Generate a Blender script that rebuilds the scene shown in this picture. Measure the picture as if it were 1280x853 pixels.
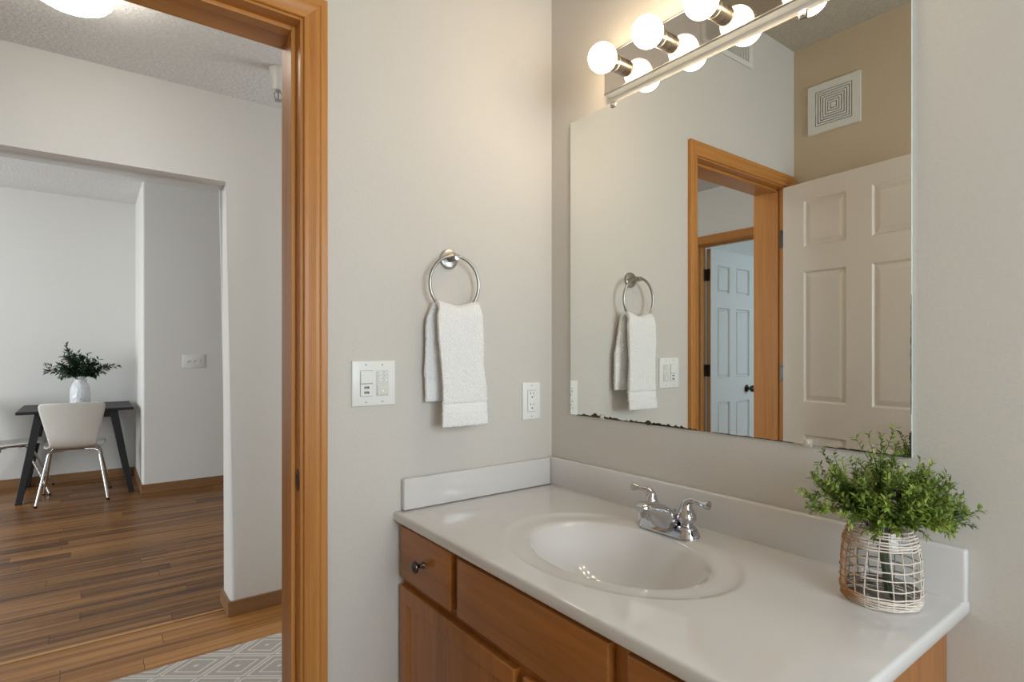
import bpy, bmesh, math, random
from mathutils import Vector, Matrix
for o in list(bpy.data.objects): bpy.data.objects.remove(o)
SC = bpy.context.scene
COL = SC.collection
R = math.radians

# ------------------------------------------------------------------ camera, world, lights, exposure
cam_d = bpy.data.cameras.new('camera'); cam = bpy.data.objects.new('camera', cam_d); COL.objects.link(cam)
cam.location = (-1.2132, -1.3979, 1.24); cam.rotation_euler = (R(90), 0, R(-36.91))
cam_d.sensor_width = 36; cam_d.lens = 701.35/1280*36; cam_d.shift_y = 13.96/1280
cam_d.clip_start = .02; cam_d.clip_end = 60
SC.camera = cam
vs = SC.view_settings
vs.view_transform = 'Standard'; vs.look = 'None'; vs.gamma = 1; vs.use_curve_mapping = False
vs.exposure = 0.0
w = bpy.data.worlds.new('world'); SC.world = w; w.use_nodes = True
bgn = w.node_tree.nodes['Background']; bgn.inputs[0].default_value = (.75, .85, 1, 1); bgn.inputs[1].default_value = .6
BULB_STRENGTH = 24.0
DOME_STRENGTH = 19.0
def area(name, loc, rot, sx, sy, power, color):
    d = bpy.data.lights.new(name, 'AREA'); d.shape = 'RECTANGLE'; d.size = sx; d.size_y = sy
    d.energy = power; d.color = color
    o = bpy.data.objects.new(name, d); COL.objects.link(o); o.location = loc; o.rotation_euler = rot
    return o
# daylight through the windows, plus an added hall fill (each stands just outside the pane)
area('bathroom_window_daylight', (-.80, -2.84, 1.55), (R(90), 0, 0), 1.1, 1.15, 51, (.82, .91, 1))
area('dining_window_daylight', (-4.86, 3.5, 1.40), (R(90), 0, R(-90)), 2.6, 1.9, 142, (.93, .96, 1))
area('bedroom_window_daylight', (-3.7, -1.34, 1.45), (R(90), 0, 0), 1.3, 1.2, 30, (.72, .88, 1))

area('hall_added_fill', (1.16, .83, 1.35), (R(90), 0, R(90)), .9, 1.5, 22, (.95, .97, 1))  # added fill for the dim hall, shining in through an added window

# ------------------------------------------------------------------ materials
def lin(c):
    return tuple(((v/255)/12.92 if v/255 <= .04045 else ((v/255+.055)/1.055)**2.4) for v in c)
def base_mat(name):
    m = bpy.data.materials.new(name); m.use_nodes = True
    nt = m.node_tree; p = nt.nodes['Principled BSDF']
    return m, nt, p
def N(nt, t, **kw):
    n = nt.nodes.new(t)
    for k, v in kw.items():
        if k in n.inputs: n.inputs[k].default_value = v
        else: setattr(n, k, v)
    return n
def coords(nt, scale=(1, 1, 1), rot=(0, 0, 0), loc=(0, 0, 0)):
    tc = nt.nodes.new('ShaderNodeTexCoord'); mp = nt.nodes.new('ShaderNodeMapping')
    mp.inputs['Scale'].default_value = scale; mp.inputs['Rotation'].default_value = rot; mp.inputs['Location'].default_value = loc
    nt.links.new(tc.outputs['Object'], mp.inputs[0]); return mp.outputs[0]
def ramp(nt, fac, stops):
    r = nt.nodes.new('ShaderNodeValToRGB'); e = r.color_ramp.elements
    while len(e) > 1: e.remove(e[-1])
    e[0].position = stops[0][0]; e[0].color = (*stops[0][1], 1)
    for ps, c in stops[1:]:
        x = e.new(ps); x.color = (*c, 1)
    nt.links.new(fac, r.inputs[0]); return r.outputs[0]
def bump(nt, p, height, strength, dist=.002):
    b = N(nt, 'ShaderNodeBump'); b.inputs['Strength'].default_value = strength; b.inputs['Distance'].default_value = dist
    nt.links.new(height, b.inputs['Height']); nt.links.new(b.outputs[0], p.inputs['Normal'])
def plain(name, col, rough=.5, metal=0., noise=0., nscale=40., bumpk=0., spec=.5, coat=0., dist=.001, var=.06):
    m, nt, p = base_mat(name); c = lin(col)
    p.inputs['Roughness'].default_value = rough; p.inputs['Metallic'].default_value = metal
    p.inputs['Specular IOR Level'].default_value = spec; p.inputs['Coat Weight'].default_value = coat
    v = coords(nt); n = N(nt, 'ShaderNodeTexNoise'); n.inputs['Scale'].default_value = nscale; n.inputs['Detail'].default_value = 3
    nt.links.new(v, n.inputs['Vector'])
    lo = tuple(x*(1-var) for x in c); hi = tuple(min(1, x*(1+var)) for x in c)
    nt.links.new(ramp(nt, n.outputs[0], [(.3, lo), (.7, hi)]), p.inputs['Base Color'])
    if bumpk: bump(nt, p, n.outputs[0], bumpk, dist)
    return m
def wood(name, dark, light, grain='z', rough=.38, fine=60., along=2.2, coat=.15, contrast=(.25, .75)):
    m, nt, p = base_mat(name)
    s = {'x': (along, fine, fine), 'y': (fine, along, fine), 'z': (fine, fine, along)}[grain]
    v = coords(nt, s)
    n = N(nt, 'ShaderNodeTexNoise'); n.inputs['Scale'].default_value = 1; n.inputs['Detail'].default_value = 5; n.inputs['Roughness'].default_value = .65
    n.inputs['Distortion'].default_value = .6
    nt.links.new(v, n.inputs['Vector'])
    v2 = coords(nt, tuple(k*.14 for k in s))
    n2 = N(nt, 'ShaderNodeTexNoise'); n2.inputs['Scale'].default_value = 1; n2.inputs['Detail'].default_value = 2
    nt.links.new(v2, n2.inputs['Vector'])
    mx = N(nt, 'ShaderNodeMath', operation='MULTIPLY_ADD'); mx.inputs[1].default_value = .55
    nt.links.new(n.outputs[0], mx.inputs[0])
    m2 = N(nt, 'ShaderNodeMath', operation='MULTIPLY'); m2.inputs[1].default_value = .45
    nt.links.new(n2.outputs[0], m2.inputs[0]); nt.links.new(m2.outputs[0], mx.inputs[2])
    nt.links.new(ramp(nt, mx.outputs[0], [(contrast[0], lin(dark)), (contrast[1], lin(light))]), p.inputs['Base Color'])
    p.inputs['Roughness'].default_value = rough; p.inputs['Specular IOR Level'].default_value = .35; p.inputs['Coat Weight'].default_value = coat; p.inputs['Coat Roughness'].default_value = .25
    bump(nt, p, n.outputs[0], .08, .0006)
    return m
def planks(name, cols, length, width, off, rough=.3, seed=0., grain=42., gap=.0011):
    m, nt, p = base_mat(name); L = nt.links.new
    def mth(op, a, b=None, c=None):
        n = N(nt, 'ShaderNodeMath', operation=op)
        for i, v in enumerate((a, b, c)):
            if v is None: continue
            if isinstance(v, (int, float)): n.inputs[i].default_value = v
            else: L(v, n.inputs[i])
        return n.outputs[0]
    sx = N(nt, 'ShaderNodeSeparateXYZ'); L(coords(nt), sx.inputs[0])
    yy = mth('DIVIDE', mth('SUBTRACT', sx.outputs[1], off), width); row = mth('FLOOR', yy)
    w1 = N(nt, 'ShaderNodeTexWhiteNoise', noise_dimensions='1D'); L(mth('ADD', row, seed), w1.inputs['W'])
    xx = mth('ADD', mth('DIVIDE', sx.outputs[0], length), mth('MULTIPLY', w1.outputs['Value'], 9.7)); cell = mth('FLOOR', xx)
    cb = N(nt, 'ShaderNodeCombineXYZ'); L(row, cb.inputs[0]); L(cell, cb.inputs[1]); cb.inputs[2].default_value = seed
    w2 = N(nt, 'ShaderNodeTexWhiteNoise', noise_dimensions='3D'); L(cb.outputs[0], w2.inputs['Vector'])
    fy = mth('FRACT', yy); fx = mth('FRACT', xx)
    dy = mth('MULTIPLY', mth('MINIMUM', fy, mth('SUBTRACT', 1, fy)), width); dx = mth('MULTIPLY', mth('MINIMUM', fx, mth('SUBTRACT', 1, fx)), length)
    g_ = mth('LESS_THAN', mth('MINIMUM', mth('MULTIPLY', dy, 1.6), dx), gap)
    gv = coords(nt, (1.0, grain, 1)); ad = N(nt, 'ShaderNodeVectorMath', operation='ADD'); sc = N(nt, 'ShaderNodeVectorMath', operation='SCALE'); sc.inputs['Scale'].default_value = 13
    L(w2.outputs['Color'], sc.inputs[0]); L(gv, ad.inputs[0]); L(sc.outputs[0], ad.inputs[1])
    g = N(nt, 'ShaderNodeTexNoise'); g.inputs['Scale'].default_value = 1; g.inputs['Detail'].default_value = 6; g.inputs['Roughness'].default_value = .6; g.inputs['Distortion'].default_value = .7
    L(ad.outputs[0], g.inputs['Vector'])
    f = mth('MULTIPLY_ADD', g.outputs[0], 1.15, mth('MULTIPLY_ADD', w2.outputs['Value'], .26, -.205))
    c = ramp(nt, f, [(.22, lin(cols[0])), (.42, lin(cols[1])), (.58, lin(cols[2])), (.8, lin(cols[3]))])
    mixn = N(nt, 'ShaderNodeMix', data_type='RGBA'); mixn.inputs[7].default_value = (*[x*.4 for x in lin(cols[0])], 1)
    L(g_, mixn.inputs[0]); L(c, mixn.inputs[6]); L(mixn.outputs[2], p.inputs['Base Color'])
    p.inputs['Roughness'].default_value = rough; p.inputs['Specular IOR Level'].default_value = .32
    bump(nt, p, mth('SUBTRACT', 1, g_), .4, .0006)
    return m
def emit(name, col, strength):
    m, nt, p = base_mat(name)
    p.inputs['Base Color'].default_value = (.9, .9, .88, 1); p.inputs['Emission Color'].default_value = (*col, 1); p.inputs['Emission Strength'].default_value = strength
    p.inputs['Roughness'].default_value = .25
    return m
def glass(name, tint=(1, 1, 1)):
    m, nt, p = base_mat(name)
    out = [n for n in nt.nodes if n.type == 'OUTPUT_MATERIAL'][0]
    nt.nodes.remove(p)
    tr = N(nt, 'ShaderNodeBsdfTransparent'); tr.inputs[0].default_value = (*tint, 1)
    gl = N(nt, 'ShaderNodeBsdfGlossy'); gl.inputs['Roughness'].default_value = .02
    lw = N(nt, 'ShaderNodeLayerWeight'); lw.inputs['Blend'].default_value = .5
    pw = N(nt, 'ShaderNodeMath', operation='POWER'); pw.inputs[1].default_value = 4
    ma = N(nt, 'ShaderNodeMath', operation='MULTIPLY_ADD'); ma.inputs[1].default_value = .4; ma.inputs[2].default_value = .03
    nt.links.new(lw.outputs['Facing'], pw.inputs[0]); nt.links.new(pw.outputs[0], ma.inputs[0])
    mx = N(nt, 'ShaderNodeMixShader')
    nt.links.new(ma.outputs[0], mx.inputs[0]); nt.links.new(tr.outputs[0], mx.inputs[1]); nt.links.new(gl.outputs[0], mx.inputs[2])
    nt.links.new(mx.outputs[0], out.inputs[0])
    return m
M = {}
M['bath_wall'] = plain('greige_orange_peel_paint', (206, 200, 192), .62, nscale=150, bumpk=.5, spec=.3, dist=.0015, var=.015)
M['tan_wall'] = plain('tan_orange_peel_wall', (197, 179, 153), .62, nscale=150, bumpk=.5, spec=.3, dist=.0015, var=.015)  # orange peel of the other bathroom walls with a tanner base colour
M['white_wall'] = plain('white_wall_paint', (222, 220, 216), .7, nscale=120, bumpk=.15, spec=.25, dist=.001, var=.012)
M['ceiling'] = plain('textured_ceiling_paint', (220, 218, 215), .9, nscale=70, bumpk=.6, spec=.1, dist=.010, var=.07)
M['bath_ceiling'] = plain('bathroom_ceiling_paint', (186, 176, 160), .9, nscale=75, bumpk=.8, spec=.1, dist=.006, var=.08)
M['oak_z'] = wood('honey_oak_vertical', (164, 100, 42), (206, 146, 76), 'z', .42, 70, 2.2, .12)
M['oak_x'] = wood('honey_oak_along_x', (164, 100, 42), (206, 146, 76), 'x', .42, 70, 2.2, .12)
M['oak_y'] = wood('honey_oak_along_y', (164, 100, 42), (206, 146, 76), 'y', .42, 70, 2.2, .12)
M['cab_z'] = wood('brown_maple_vertical', (122, 73, 29), (188, 121, 56), 'z', .36, 34, 2.6, .25)
M['cab_y'] = wood('brown_maple_along_y', (122, 73, 29), (188, 121, 56), 'y', .36, 34, 2.6, .25)
M['base_x'] = wood('baseboard_wood_x', (118, 84, 54), (160, 120, 82), 'x', .45, 60, 3, .1)
M['base_y'] = wood('baseboard_wood_y', (118, 84, 54), (160, 120, 82), 'y', .45, 60, 3, .1)
M['dining_floor'] = planks('dining_floor_planks', [(66, 41, 21), (110, 73, 39), (142, 99, 55), (168, 122, 72)], 1.3, .095, 1.594, .36, 3.)
M['hall_floor'] = planks('hall_floor_planks', [(116, 76, 38), (150, 103, 56), (170, 120, 68), (188, 138, 84)], 1.0, .095, 1.594, .34, 8.)
M['threshold'] = wood('pale_floor_strip', (170, 126, 76), (206, 160, 104), 'x', .35, 60, 3)
M['tile'] = plain('bathroom_floor_vinyl', (190, 180, 168), .4)
M['marble'] = plain('cultured_marble', (213, 209, 206), .09, nscale=4, var=.02, spec=.5, coat=.4)
M['white_plastic'] = plain('white_plastic', (232, 232, 228), .32, var=.01)
M['ivory_plastic'] = plain('off_white_plastic', (218, 216, 208), .38, var=.01)
M['dark'] = plain('dark_slot', (38, 36, 34), .6)
M['nickel'] = plain('brushed_nickel', (172, 168, 162), .30, 1., var=.03, nscale=90)
M['chrome'] = plain('polished_chrome', (200, 200, 204), .07, 1., var=.01)
M['bar_mirror'] = plain('polished_light_bar_face', (214, 205, 196), .05, 1., var=.03, nscale=25)
M['bronze'] = plain('dark_bronze', (78, 68, 60), .32, .9)
M['pewter'] = plain('dark_pewter', (92, 88, 86), .28, 1.)
M['towel'] = plain('white_terry_cloth', (244, 242, 240), .95, nscale=420, bumpk=.9, spec=.1, dist=.003, var=.05)
M['towel_band'] = plain('woven_towel_band', (240, 238, 236), .85, nscale=900, bumpk=.3, spec=.15, dist=.001, var=.03)
M['door_white'] = plain('white_door_enamel', (220, 211, 199), .4, nscale=80, var=.012)
M['door_cool'] = plain('white_door_grained_paint', (226, 226, 224), .45, nscale=80, var=.02, bumpk=.1)
M['door_edge'] = wood('raw_door_edge', (150, 118, 80), (176, 144, 104), 'z')
M['lamp_white'] = plain('white_lamp_metal', (244, 238, 226), .4, var=.01)
M['bulb'] = emit('glowing_bulb', (1, .79, .54), BULB_STRENGTH)
M['dome'] = emit('glowing_dome_glass', (1, .93, .82), DOME_STRENGTH)
M['black_wood'] = plain('black_table_paint', (17, 18, 23), .5, nscale=30, var=.1)
M['shell'] = plain('off_white_chair_shell', (220, 217, 210), .35, var=.015)
M['leg_chrome'] = plain('chair_leg_chrome', (214, 214, 214), .16, 1., var=.02)
M['rubber'] = plain('black_rubber', (24, 24, 24), .7)
M['wicker'] = plain('bleached_wicker', (222, 208, 194), .6, nscale=160, bumpk=.4, var=.12)
M['stem_green'] = plain('dark_green_stem', (52, 70, 48), .5, var=.2)
M['twig'] = plain('brown_green_twig', (92, 84, 44), .6, var=.2)
def leafmat(name, cols, rough=.45, sc=28.):
    m, nt, p = base_mat(name); v = coords(nt)
    n = N(nt, 'ShaderNodeTexNoise'); n.inputs['Scale'].default_value = sc; n.inputs['Detail'].default_value = 4
    nt.links.new(v, n.inputs['Vector'])
    nt.links.new(ramp(nt, n.outputs[0], [(.3, lin(cols[0])), (.5, lin(cols[1])), (.7, lin(cols[2]))]), p.inputs['Base Color'])
    p.inputs['Roughness'].default_value = rough
    p.inputs['Subsurface Weight'].default_value = 0
    return m
M['leaf'] = leafmat('fresh_green_leaves', [(68, 92, 32), (116, 138, 50), (166, 180, 84)])
M['dark_leaf'] = leafmat('deep_green_leaves', [(22, 40, 28), (38, 62, 40), (60, 88, 58)], .35, 12)
M['vase_glass'] = glass('clear_glass', (.985, .99, .987))
M['pane_glass'] = glass('window_pane_glass', (.97, .99, .99))
def ceramic():
    m, nt, p = base_mat('white_relief_ceramic'); v = coords(nt, (1, 1, .6))
    n = N(nt, 'ShaderNodeTexVoronoi'); n.inputs['Scale'].default_value = 45
    nt.links.new(v, n.inputs['Vector'])
    nt.links.new(ramp(nt, n.outputs[0], [(.06, lin((176, 180, 176))), (.28, lin((226, 228, 230)))]), p.inputs['Base Color'])
    p.inputs['Roughness'].default_value = .25; bump(nt, p, n.outputs[0], .8, .006)
    return m
M['ceramic'] = ceramic()
def mirror_mat():
    m, nt, p = base_mat('silvered_mirror')
    p.inputs['Base Color'].default_value = (.86, .87, .84, 1); p.inputs['Metallic'].default_value = 1; p.inputs['Roughness'].default_value = 0
    return m
M['mirror'] = mirror_mat()
M['mirror_edge'] = plain('polished_glass_edge', (206, 214, 206), .15, var=.02)
M['desilver'] = plain('blackened_silvering', (52, 46, 38), .7, nscale=120, var=.5)
M['clear_plastic'] = plain('clear_plastic_clip', (206, 196, 184), .2, var=.02)
def rug_mat():
    m, nt, p = base_mat('grey_diamond_rug')
    v = coords(nt, (1/.262, 1/.195, 1), loc=(.62/.262+.5, -1.108/.195+.5, 0))
    fr = N(nt, 'ShaderNodeVectorMath', operation='FRACTION'); nt.links.new(v, fr.inputs[0])
    sb = N(nt, 'ShaderNodeVectorMath', operation='SUBTRACT'); sb.inputs[1].default_value = (.5, .5, 0); nt.links.new(fr.outputs[0], sb.inputs[0])
    ab = N(nt, 'ShaderNodeVectorMath', operation='ABSOLUTE'); nt.links.new(sb.outputs[0], ab.inputs[0])
    sx = N(nt, 'ShaderNodeSeparateXYZ'); nt.links.new(ab.outputs[0], sx.inputs[0])
    ad = N(nt, 'ShaderNodeMath', operation='ADD'); nt.links.new(sx.outputs[0], ad.inputs[0]); nt.links.new(sx.outputs[1], ad.inputs[1])
    # distance to the nearest diamond centre of the doubled lattice, 0..0.5
    om = N(nt, 'ShaderNodeMath', operation='SUBTRACT'); om.inputs[0].default_value = 1; nt.links.new(ad.outputs[0], om.inputs[1])
    mn = N(nt, 'ShaderNodeMath', operation='MINIMUM'); nt.links.new(ad.outputs[0], mn.inputs[0]); nt.links.new(om.outputs[0], mn.inputs[1])
    lo, hi = lin((180, 174, 166)), lin((222, 216, 206))
    c = ramp(nt, mn.outputs[0], [(0, hi), (.035, hi), (.055, lo), (.25, lo), (.265, hi), (.295, hi), (.31, lo), (.42, lo), (.435, hi), (.47, hi), (.485, lo)])
    nz = N(nt, 'ShaderNodeTexNoise'); nz.inputs['Scale'].default_value = 260; nz.inputs['Detail'].default_value = 3
    nt.links.new(coords(nt), nz.inputs['Vector'])
    mx = N(nt, 'ShaderNodeMix', data_type='RGBA', blend_type='MULTIPLY'); mx.inputs[0].default_value = .5
    nt.links.new(c, mx.inputs[6]); nt.links.new(ramp(nt, nz.outputs[0], [(.3, (.72, .72, .72)), (.7, (1, 1, 1))]), mx.inputs[7])
    nt.links.new(mx.outputs[2], p.inputs['Base Color']); p.inputs['Roughness'].default_value = .95; p.inputs['Specular IOR Level'].default_value = .1
    bump(nt, p, nz.outputs[0], .6, .004)
    return m
M['rug'] = rug_mat()

# ------------------------------------------------------------------ helpers
def obj(name, bm, mats, parent=None, smooth=None, loc=(0, 0, 0), rot=(0, 0, 0)):
    me = bpy.data.meshes.new(name)
    bmesh.ops.recalc_face_normals(bm, faces=bm.faces)
    if smooth is not None:
        for f in bm.faces: f.smooth = True
        for e in bm.edges:
            if len(e.link_faces) == 2 and e.calc_face_angle(0) > R(smooth): e.smooth = False
    bm.to_mesh(me); bm.free()
    for m in (mats if isinstance(mats, (list, tuple)) else [mats]): me.materials.append(m)
    o = bpy.data.objects.new(name, me); COL.objects.link(o); o.location = loc; o.rotation_euler = rot
    if parent: o.parent = parent
    return o
def tag(o, label=None, cat=None, group=None, kind=None):
    if label: o['label'] = label
    if cat: o['category'] = cat
    if group: o['group'] = group
    if kind: o['kind'] = kind
    return o
def empty(name, loc=(0, 0, 0), rotz=0):
    o = bpy.data.objects.new(name, None); COL.objects.link(o); o.location = loc; o.rotation_euler = (0, 0, rotz); o.empty_display_size = .05
    return o
def thing(name, label, cat, loc=(0, 0, 0), rotz=0, group=None, kind=None):
    return tag(empty(name, loc, rotz), label, cat, group, kind)
def box(bm, x0, x1, y0, y1, z0, z1, bev=0., seg=2, mi=0):
    x0, x1 = sorted((x0, x1)); y0, y1 = sorted((y0, y1)); z0, z1 = sorted((z0, z1))
    r = bmesh.ops.create_cube(bm, size=1)
    vs_ = r['verts']
    bmesh.ops.scale(bm, vec=(x1-x0, y1-y0, z1-z0), verts=vs_)
    bmesh.ops.translate(bm, vec=((x0+x1)/2, (y0+y1)/2, (z0+z1)/2), verts=vs_)
    fs = list({f for v in vs_ for f in v.link_faces})
    for f in fs: f.material_index = mi
    if bev:
        es = list({e for f in fs for e in f.edges})
        rr = bmesh.ops.bevel(bm, geom=es, offset=bev, segments=seg, profile=.5, affect='EDGES')
        for f in rr['faces']: f.material_index = mi
    return fs
def B(*a, **k):
    bm = bmesh.new(); box(bm, *a, **k); return bm
def lathe(bm, prof, center=(0, 0, 0), axis='z', n=32, mi=0, arc=None):
    """prof: list of (radius, height)"""
    c = Vector(center); rings = []
    def pt(r, h, a):
        x, y = r*math.cos(a), r*math.sin(a)
        if axis == 'z': return c+Vector((x, y, h))
        if axis == 'x': return c+Vector((h, x, y))
        return c+Vector((x, h, y))
    for r, h in prof:
        if r < 1e-6: rings.append([bm.verts.new(pt(0, h, 0))])
        else: rings.append([bm.verts.new(pt(r, h, 2*math.pi*i/n)) for i in range(n)])
    for a, b in zip(rings, rings[1:]):
        for i in range(n):
            j = (i+1) % n
            if len(a) == 1 and len(b) == 1: continue
            if len(a) == 1: f = bm.faces.new((a[0], b[i], b[j]))
            elif len(b) == 1: f = bm.faces.new((a[i], a[j], b[0]))
            else: f = bm.faces.new((a[i], a[j], b[j], b[i]))
            f.material_index = mi
def tube(bm, pts, rad, n=10, closed=False, mi=0, flat=1.0):
    pts = [Vector(p) for p in pts]; k = len(pts)
    rads = rad if isinstance(rad, (list, tuple)) else [rad]*k
    rings = []; up = None
    for i, p in enumerate(pts):
        if closed: t = (pts[(i+1) % k]-pts[i-1])
        else: t = pts[min(i+1, k-1)]-pts[max(i-1, 0)]
        t.normalize()
        if up is None:
            up = Vector((0, 0, 1)) if abs(t.z) < .9 else Vector((1, 0, 0))
        a = t.cross(up)
        if a.length < 1e-5: a = t.cross(Vector((.3, 1, .2)))
        a.normalize(); b = a.cross(t).normalized(); up = b
        rings.append([bm.verts.new(p+(a*math.cos(2*math.pi*j/n)+b*flat*math.sin(2*math.pi*j/n))*rads[i]) for j in range(n)])
    m = k if closed else k-1
    for i in range(m):
        A, Bq = rings[i], rings[(i+1) % k]
        for j in range(n):
            f = bm.faces.new((A[j], A[(j+1) % n], Bq[(j+1) % n], Bq[j])); f.material_index = mi
    if not closed:
        for rr in (rings[0], rings[-1]):
            f = bm.faces.new(rr); f.material_index = mi
def spline(pts, n=8):
    pts = [Vector(p) for p in pts]; out = []
    for i in range(len(pts)-1):
        p0 = pts[max(i-1, 0)]; p1 = pts[i]; p2 = pts[i+1]; p3 = pts[min(i+2, len(pts)-1)]
        for j in range(n):
            t = j/n
            out.append(.5*((2*p1)+(p2-p0)*t+(2*p0-5*p1+4*p2-p3)*t*t+(3*p1-p0-3*p2+p3)*t**3))
    out.append(pts[-1]); return out
def struct(name, bm, mats, label, cat, **k):
    return tag(obj(name, bm, mats, **k), label, cat, kind='structure')
def prism(bm, outline, fn, n0, n1):
    """outline: list of (a,b); fn(a,b,n)->xyz; extruded from n0 to n1"""
    A = [bm.verts.new(fn(a, b, n0)) for a, b in outline]; Bq = [bm.verts.new(fn(a, b, n1)) for a, b in outline]
    bm.faces.new(A); bm.faces.new(Bq[::-1]); k = len(outline)
    for i in range(k): bm.faces.new((A[i], Bq[i], Bq[(i+1) % k], A[(i+1) % k]))

# ------------------------------------------------------------------ shell of the rooms
WT = .165                                   # thickness of the towel wall
# towel wall (y 0..WT) with the doorway; also the near wall of the hall
bm = bmesh.new()
box(bm, -.786, 1.12, 0, WT, 0, 2.86); box(bm, -1.559, -.786, 0, WT, 2.066, 2.86); box(bm, -2.60, -1.559, 0, WT, 0, 2.86)
struct('wall_left', bm, M['bath_wall'], 'greige textured bathroom wall carrying the towel ring and the doorway', 'wall')
struct('wall_right', B(0, .12, -2.9, 0, 0, 2.86), M['bath_wall'], 'greige bathroom wall behind the mirror and the countertop', 'wall')
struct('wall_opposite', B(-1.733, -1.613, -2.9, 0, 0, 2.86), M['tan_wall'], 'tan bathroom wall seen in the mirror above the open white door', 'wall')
bm = bmesh.new()
box(bm, -1.613, -1.35, -2.9, -2.75, 0, 2.743); box(bm, -.25, 0, -2.9, -2.75, 0, 2.743)
box(bm, -1.35, -.25, -2.9, -2.75, 0, .95); box(bm, -1.35, -.25, -2.9, -2.75, 2.15, 2.743)
struct('wall_back', bm, M['bath_wall'], 'bathroom wall behind the camera with the window', 'wall')
struct('floor', B(-1.75, .12, -2.9, .02, -.06, 0), M['tile'], 'pale bathroom floor in front of the vanity', 'floor')
struct('ceiling', B(-1.75, .12, -2.9, 0, 2.743, 2.86), M['bath_ceiling'], 'textured bathroom ceiling seen at the top of the mirror', 'ceiling')
# hall
HC = 2.441
struct('floor_hall', B(-2.60, 1.12, .02, 1.594, -.06, 0), M['hall_floor'], 'honey brown wide plank floor of the hall beside the rug', 'floor')
struct('ceiling_hall', B(-2.60, 1.12, WT, 1.504, HC, 2.86), M['ceiling'], 'grey knockdown textured ceiling of the hall with the dome lamp', 'ceiling')
bm = bmesh.new(); box(bm, 1.0, 1.12, WT, .36, 0, HC); box(bm, 1.0, 1.12, 1.30, 1.504, 0, HC); box(bm, 1.0, 1.12, .36, 1.30, 0, .58); box(bm, 1.0, 1.12, .36, 1.30, 2.12, HC)
struct('wall_hall_right', bm, M['white_wall'], 'white wall closing the right end of the hall', 'wall')
AY0, AY1, AX, AZ = 1.504, 1.683, -.688, 2.058
bm = bmesh.new()
outl = [(-2.60, 0), (-2.12, 0), (-2.12, AZ), (AX, AZ), (AX, 0), (1.6, 0), (1.6, 2.86), (-2.60, 2.86)]
prism(bm, outl, lambda a, b, n: (a, n, b), AY0, AY1)
es = []
for e in bm.edges:
    a, b = e.verts[0].co, e.verts[1].co
    inx = lambda v: -2.13 < v.x < AX+.01 and v.z <= AZ+.001
    if inx(a) and inx(b) and not (a.z < .01 and b.z < .01): 
        if abs(a.y-b.y) < 1e-4: es.append(e)
bmesh.ops.bevel(bm, geom=es, offset=.02, segments=5, profile=.5, affect='EDGES')
struct('wall_hall_far', bm, M['white_wall'], 'white wall across the hall with the wide bullnose opening to the dining room', 'wall', smooth=40)
# left end of the hall, with the doorway to the bedroom
DJ0, DJ1 = .50, 1.15                        # jamb faces of the bedroom door
bm = bmesh.new()
box(bm, -2.565, -2.445, WT, DJ0-.02, 0, HC); box(bm, -2.565, -2.445, DJ1+.02, AY0, 0, HC); box(bm, -2.565, -2.445, DJ0-.02, DJ1+.02, 2.062, HC)
struct('wall_hall_left', bm, M['white_wall'], 'white wall at the left end of the hall around the bedroom doorway', 'wall')
# bedroom beyond
bm = bmesh.new()
box(bm, -5.0, -2.565, 1.504, 1.62, 0, 2.5); box(bm, -5.0, -4.9, -1.35, 1.504, 0, 2.5)
box(bm, -5.0, -4.4, -1.35, -1.2, 0, 2.5); box(bm, -3.0, -2.45, -1.35, -1.2, 0, 2.5); box(bm, -4.4, -3.0, -1.35, -1.2, 0, .8); box(bm, -4.4, -3.0, -1.35, -1.2, 2.1, 2.5)
box(bm, -2.565, -2.45, -1.2, 0, 0, 2.5)
struct('wall_bedroom', bm, M['white_wall'], 'white bedroom walls beyond the open panel door', 'wall')
struct('floor_bedroom', B(-5.0, -2.565, -1.35, 1.62, -.06, 0), M['hall_floor'], 'bedroom floor behind the open panel door', 'floor')
struct('ceiling_bedroom', B(-5.0, -2.45, -1.35, 1.62, 2.441, 2.56), M['ceiling'], 'grey bedroom ceiling above the open panel door', 'ceiling')
# dining room
DC = 2.733
NX, NY, FY = -.8508, 4.457, 5.42
struct('floor_dining', B(-4.75, 1.72, 1.594, 5.56, -.06, 0), M['dining_floor'], 'streaky brown plank floor of the dining room', 'floor')
struct('ceiling_dining', B(-4.75, 1.72, AY1, 5.56, DC, 2.86), M['ceiling'], 'pale textured dining room ceiling beyond the opening', 'ceiling')
bm = bmesh.new(); box(bm, NX, 1.6, NY, 5.54, 0, DC)
es = [e for e in bm.edges if all(abs(v.co.x-NX) < 1e-4 and abs(v.co.y-NY) < 1e-4 for v in e.verts)]
bmesh.ops.bevel(bm, geom=es, offset=.018, segments=5, profile=.5, affect='EDGES')
struct('wall_dining_right', bm, M['white_wall'], 'white dining room wall carrying the triple light switch', 'wall', smooth=40)
struct('wall_dining_far', B(-4.75, NX, FY, 5.54, 0, DC), M['white_wall'], 'white dining room wall behind the black table', 'wall')
struct('wall_dining_side', B(1.6, 1.72, AY1, 5.54, 0, DC), M['white_wall'], 'white wall at the right end of the dining room', 'wall')
bm = bmesh.new()
box(bm, -4.75, -4.6, AY0, 2.2, 0, DC); box(bm, -4.75, -4.6, 4.8, FY, 0, DC); box(bm, -4.75, -4.6, 2.2, 4.8, 0, .45); box(bm, -4.75, -4.6, 2.2, 4.8, 2.35, DC)
box(bm, -4.6, -2.60, AY0+.06, AY1, 0, DC)
struct('wall_dining_left', bm, M['white_wall'], 'white dining room wall with the large window', 'wall')
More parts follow.
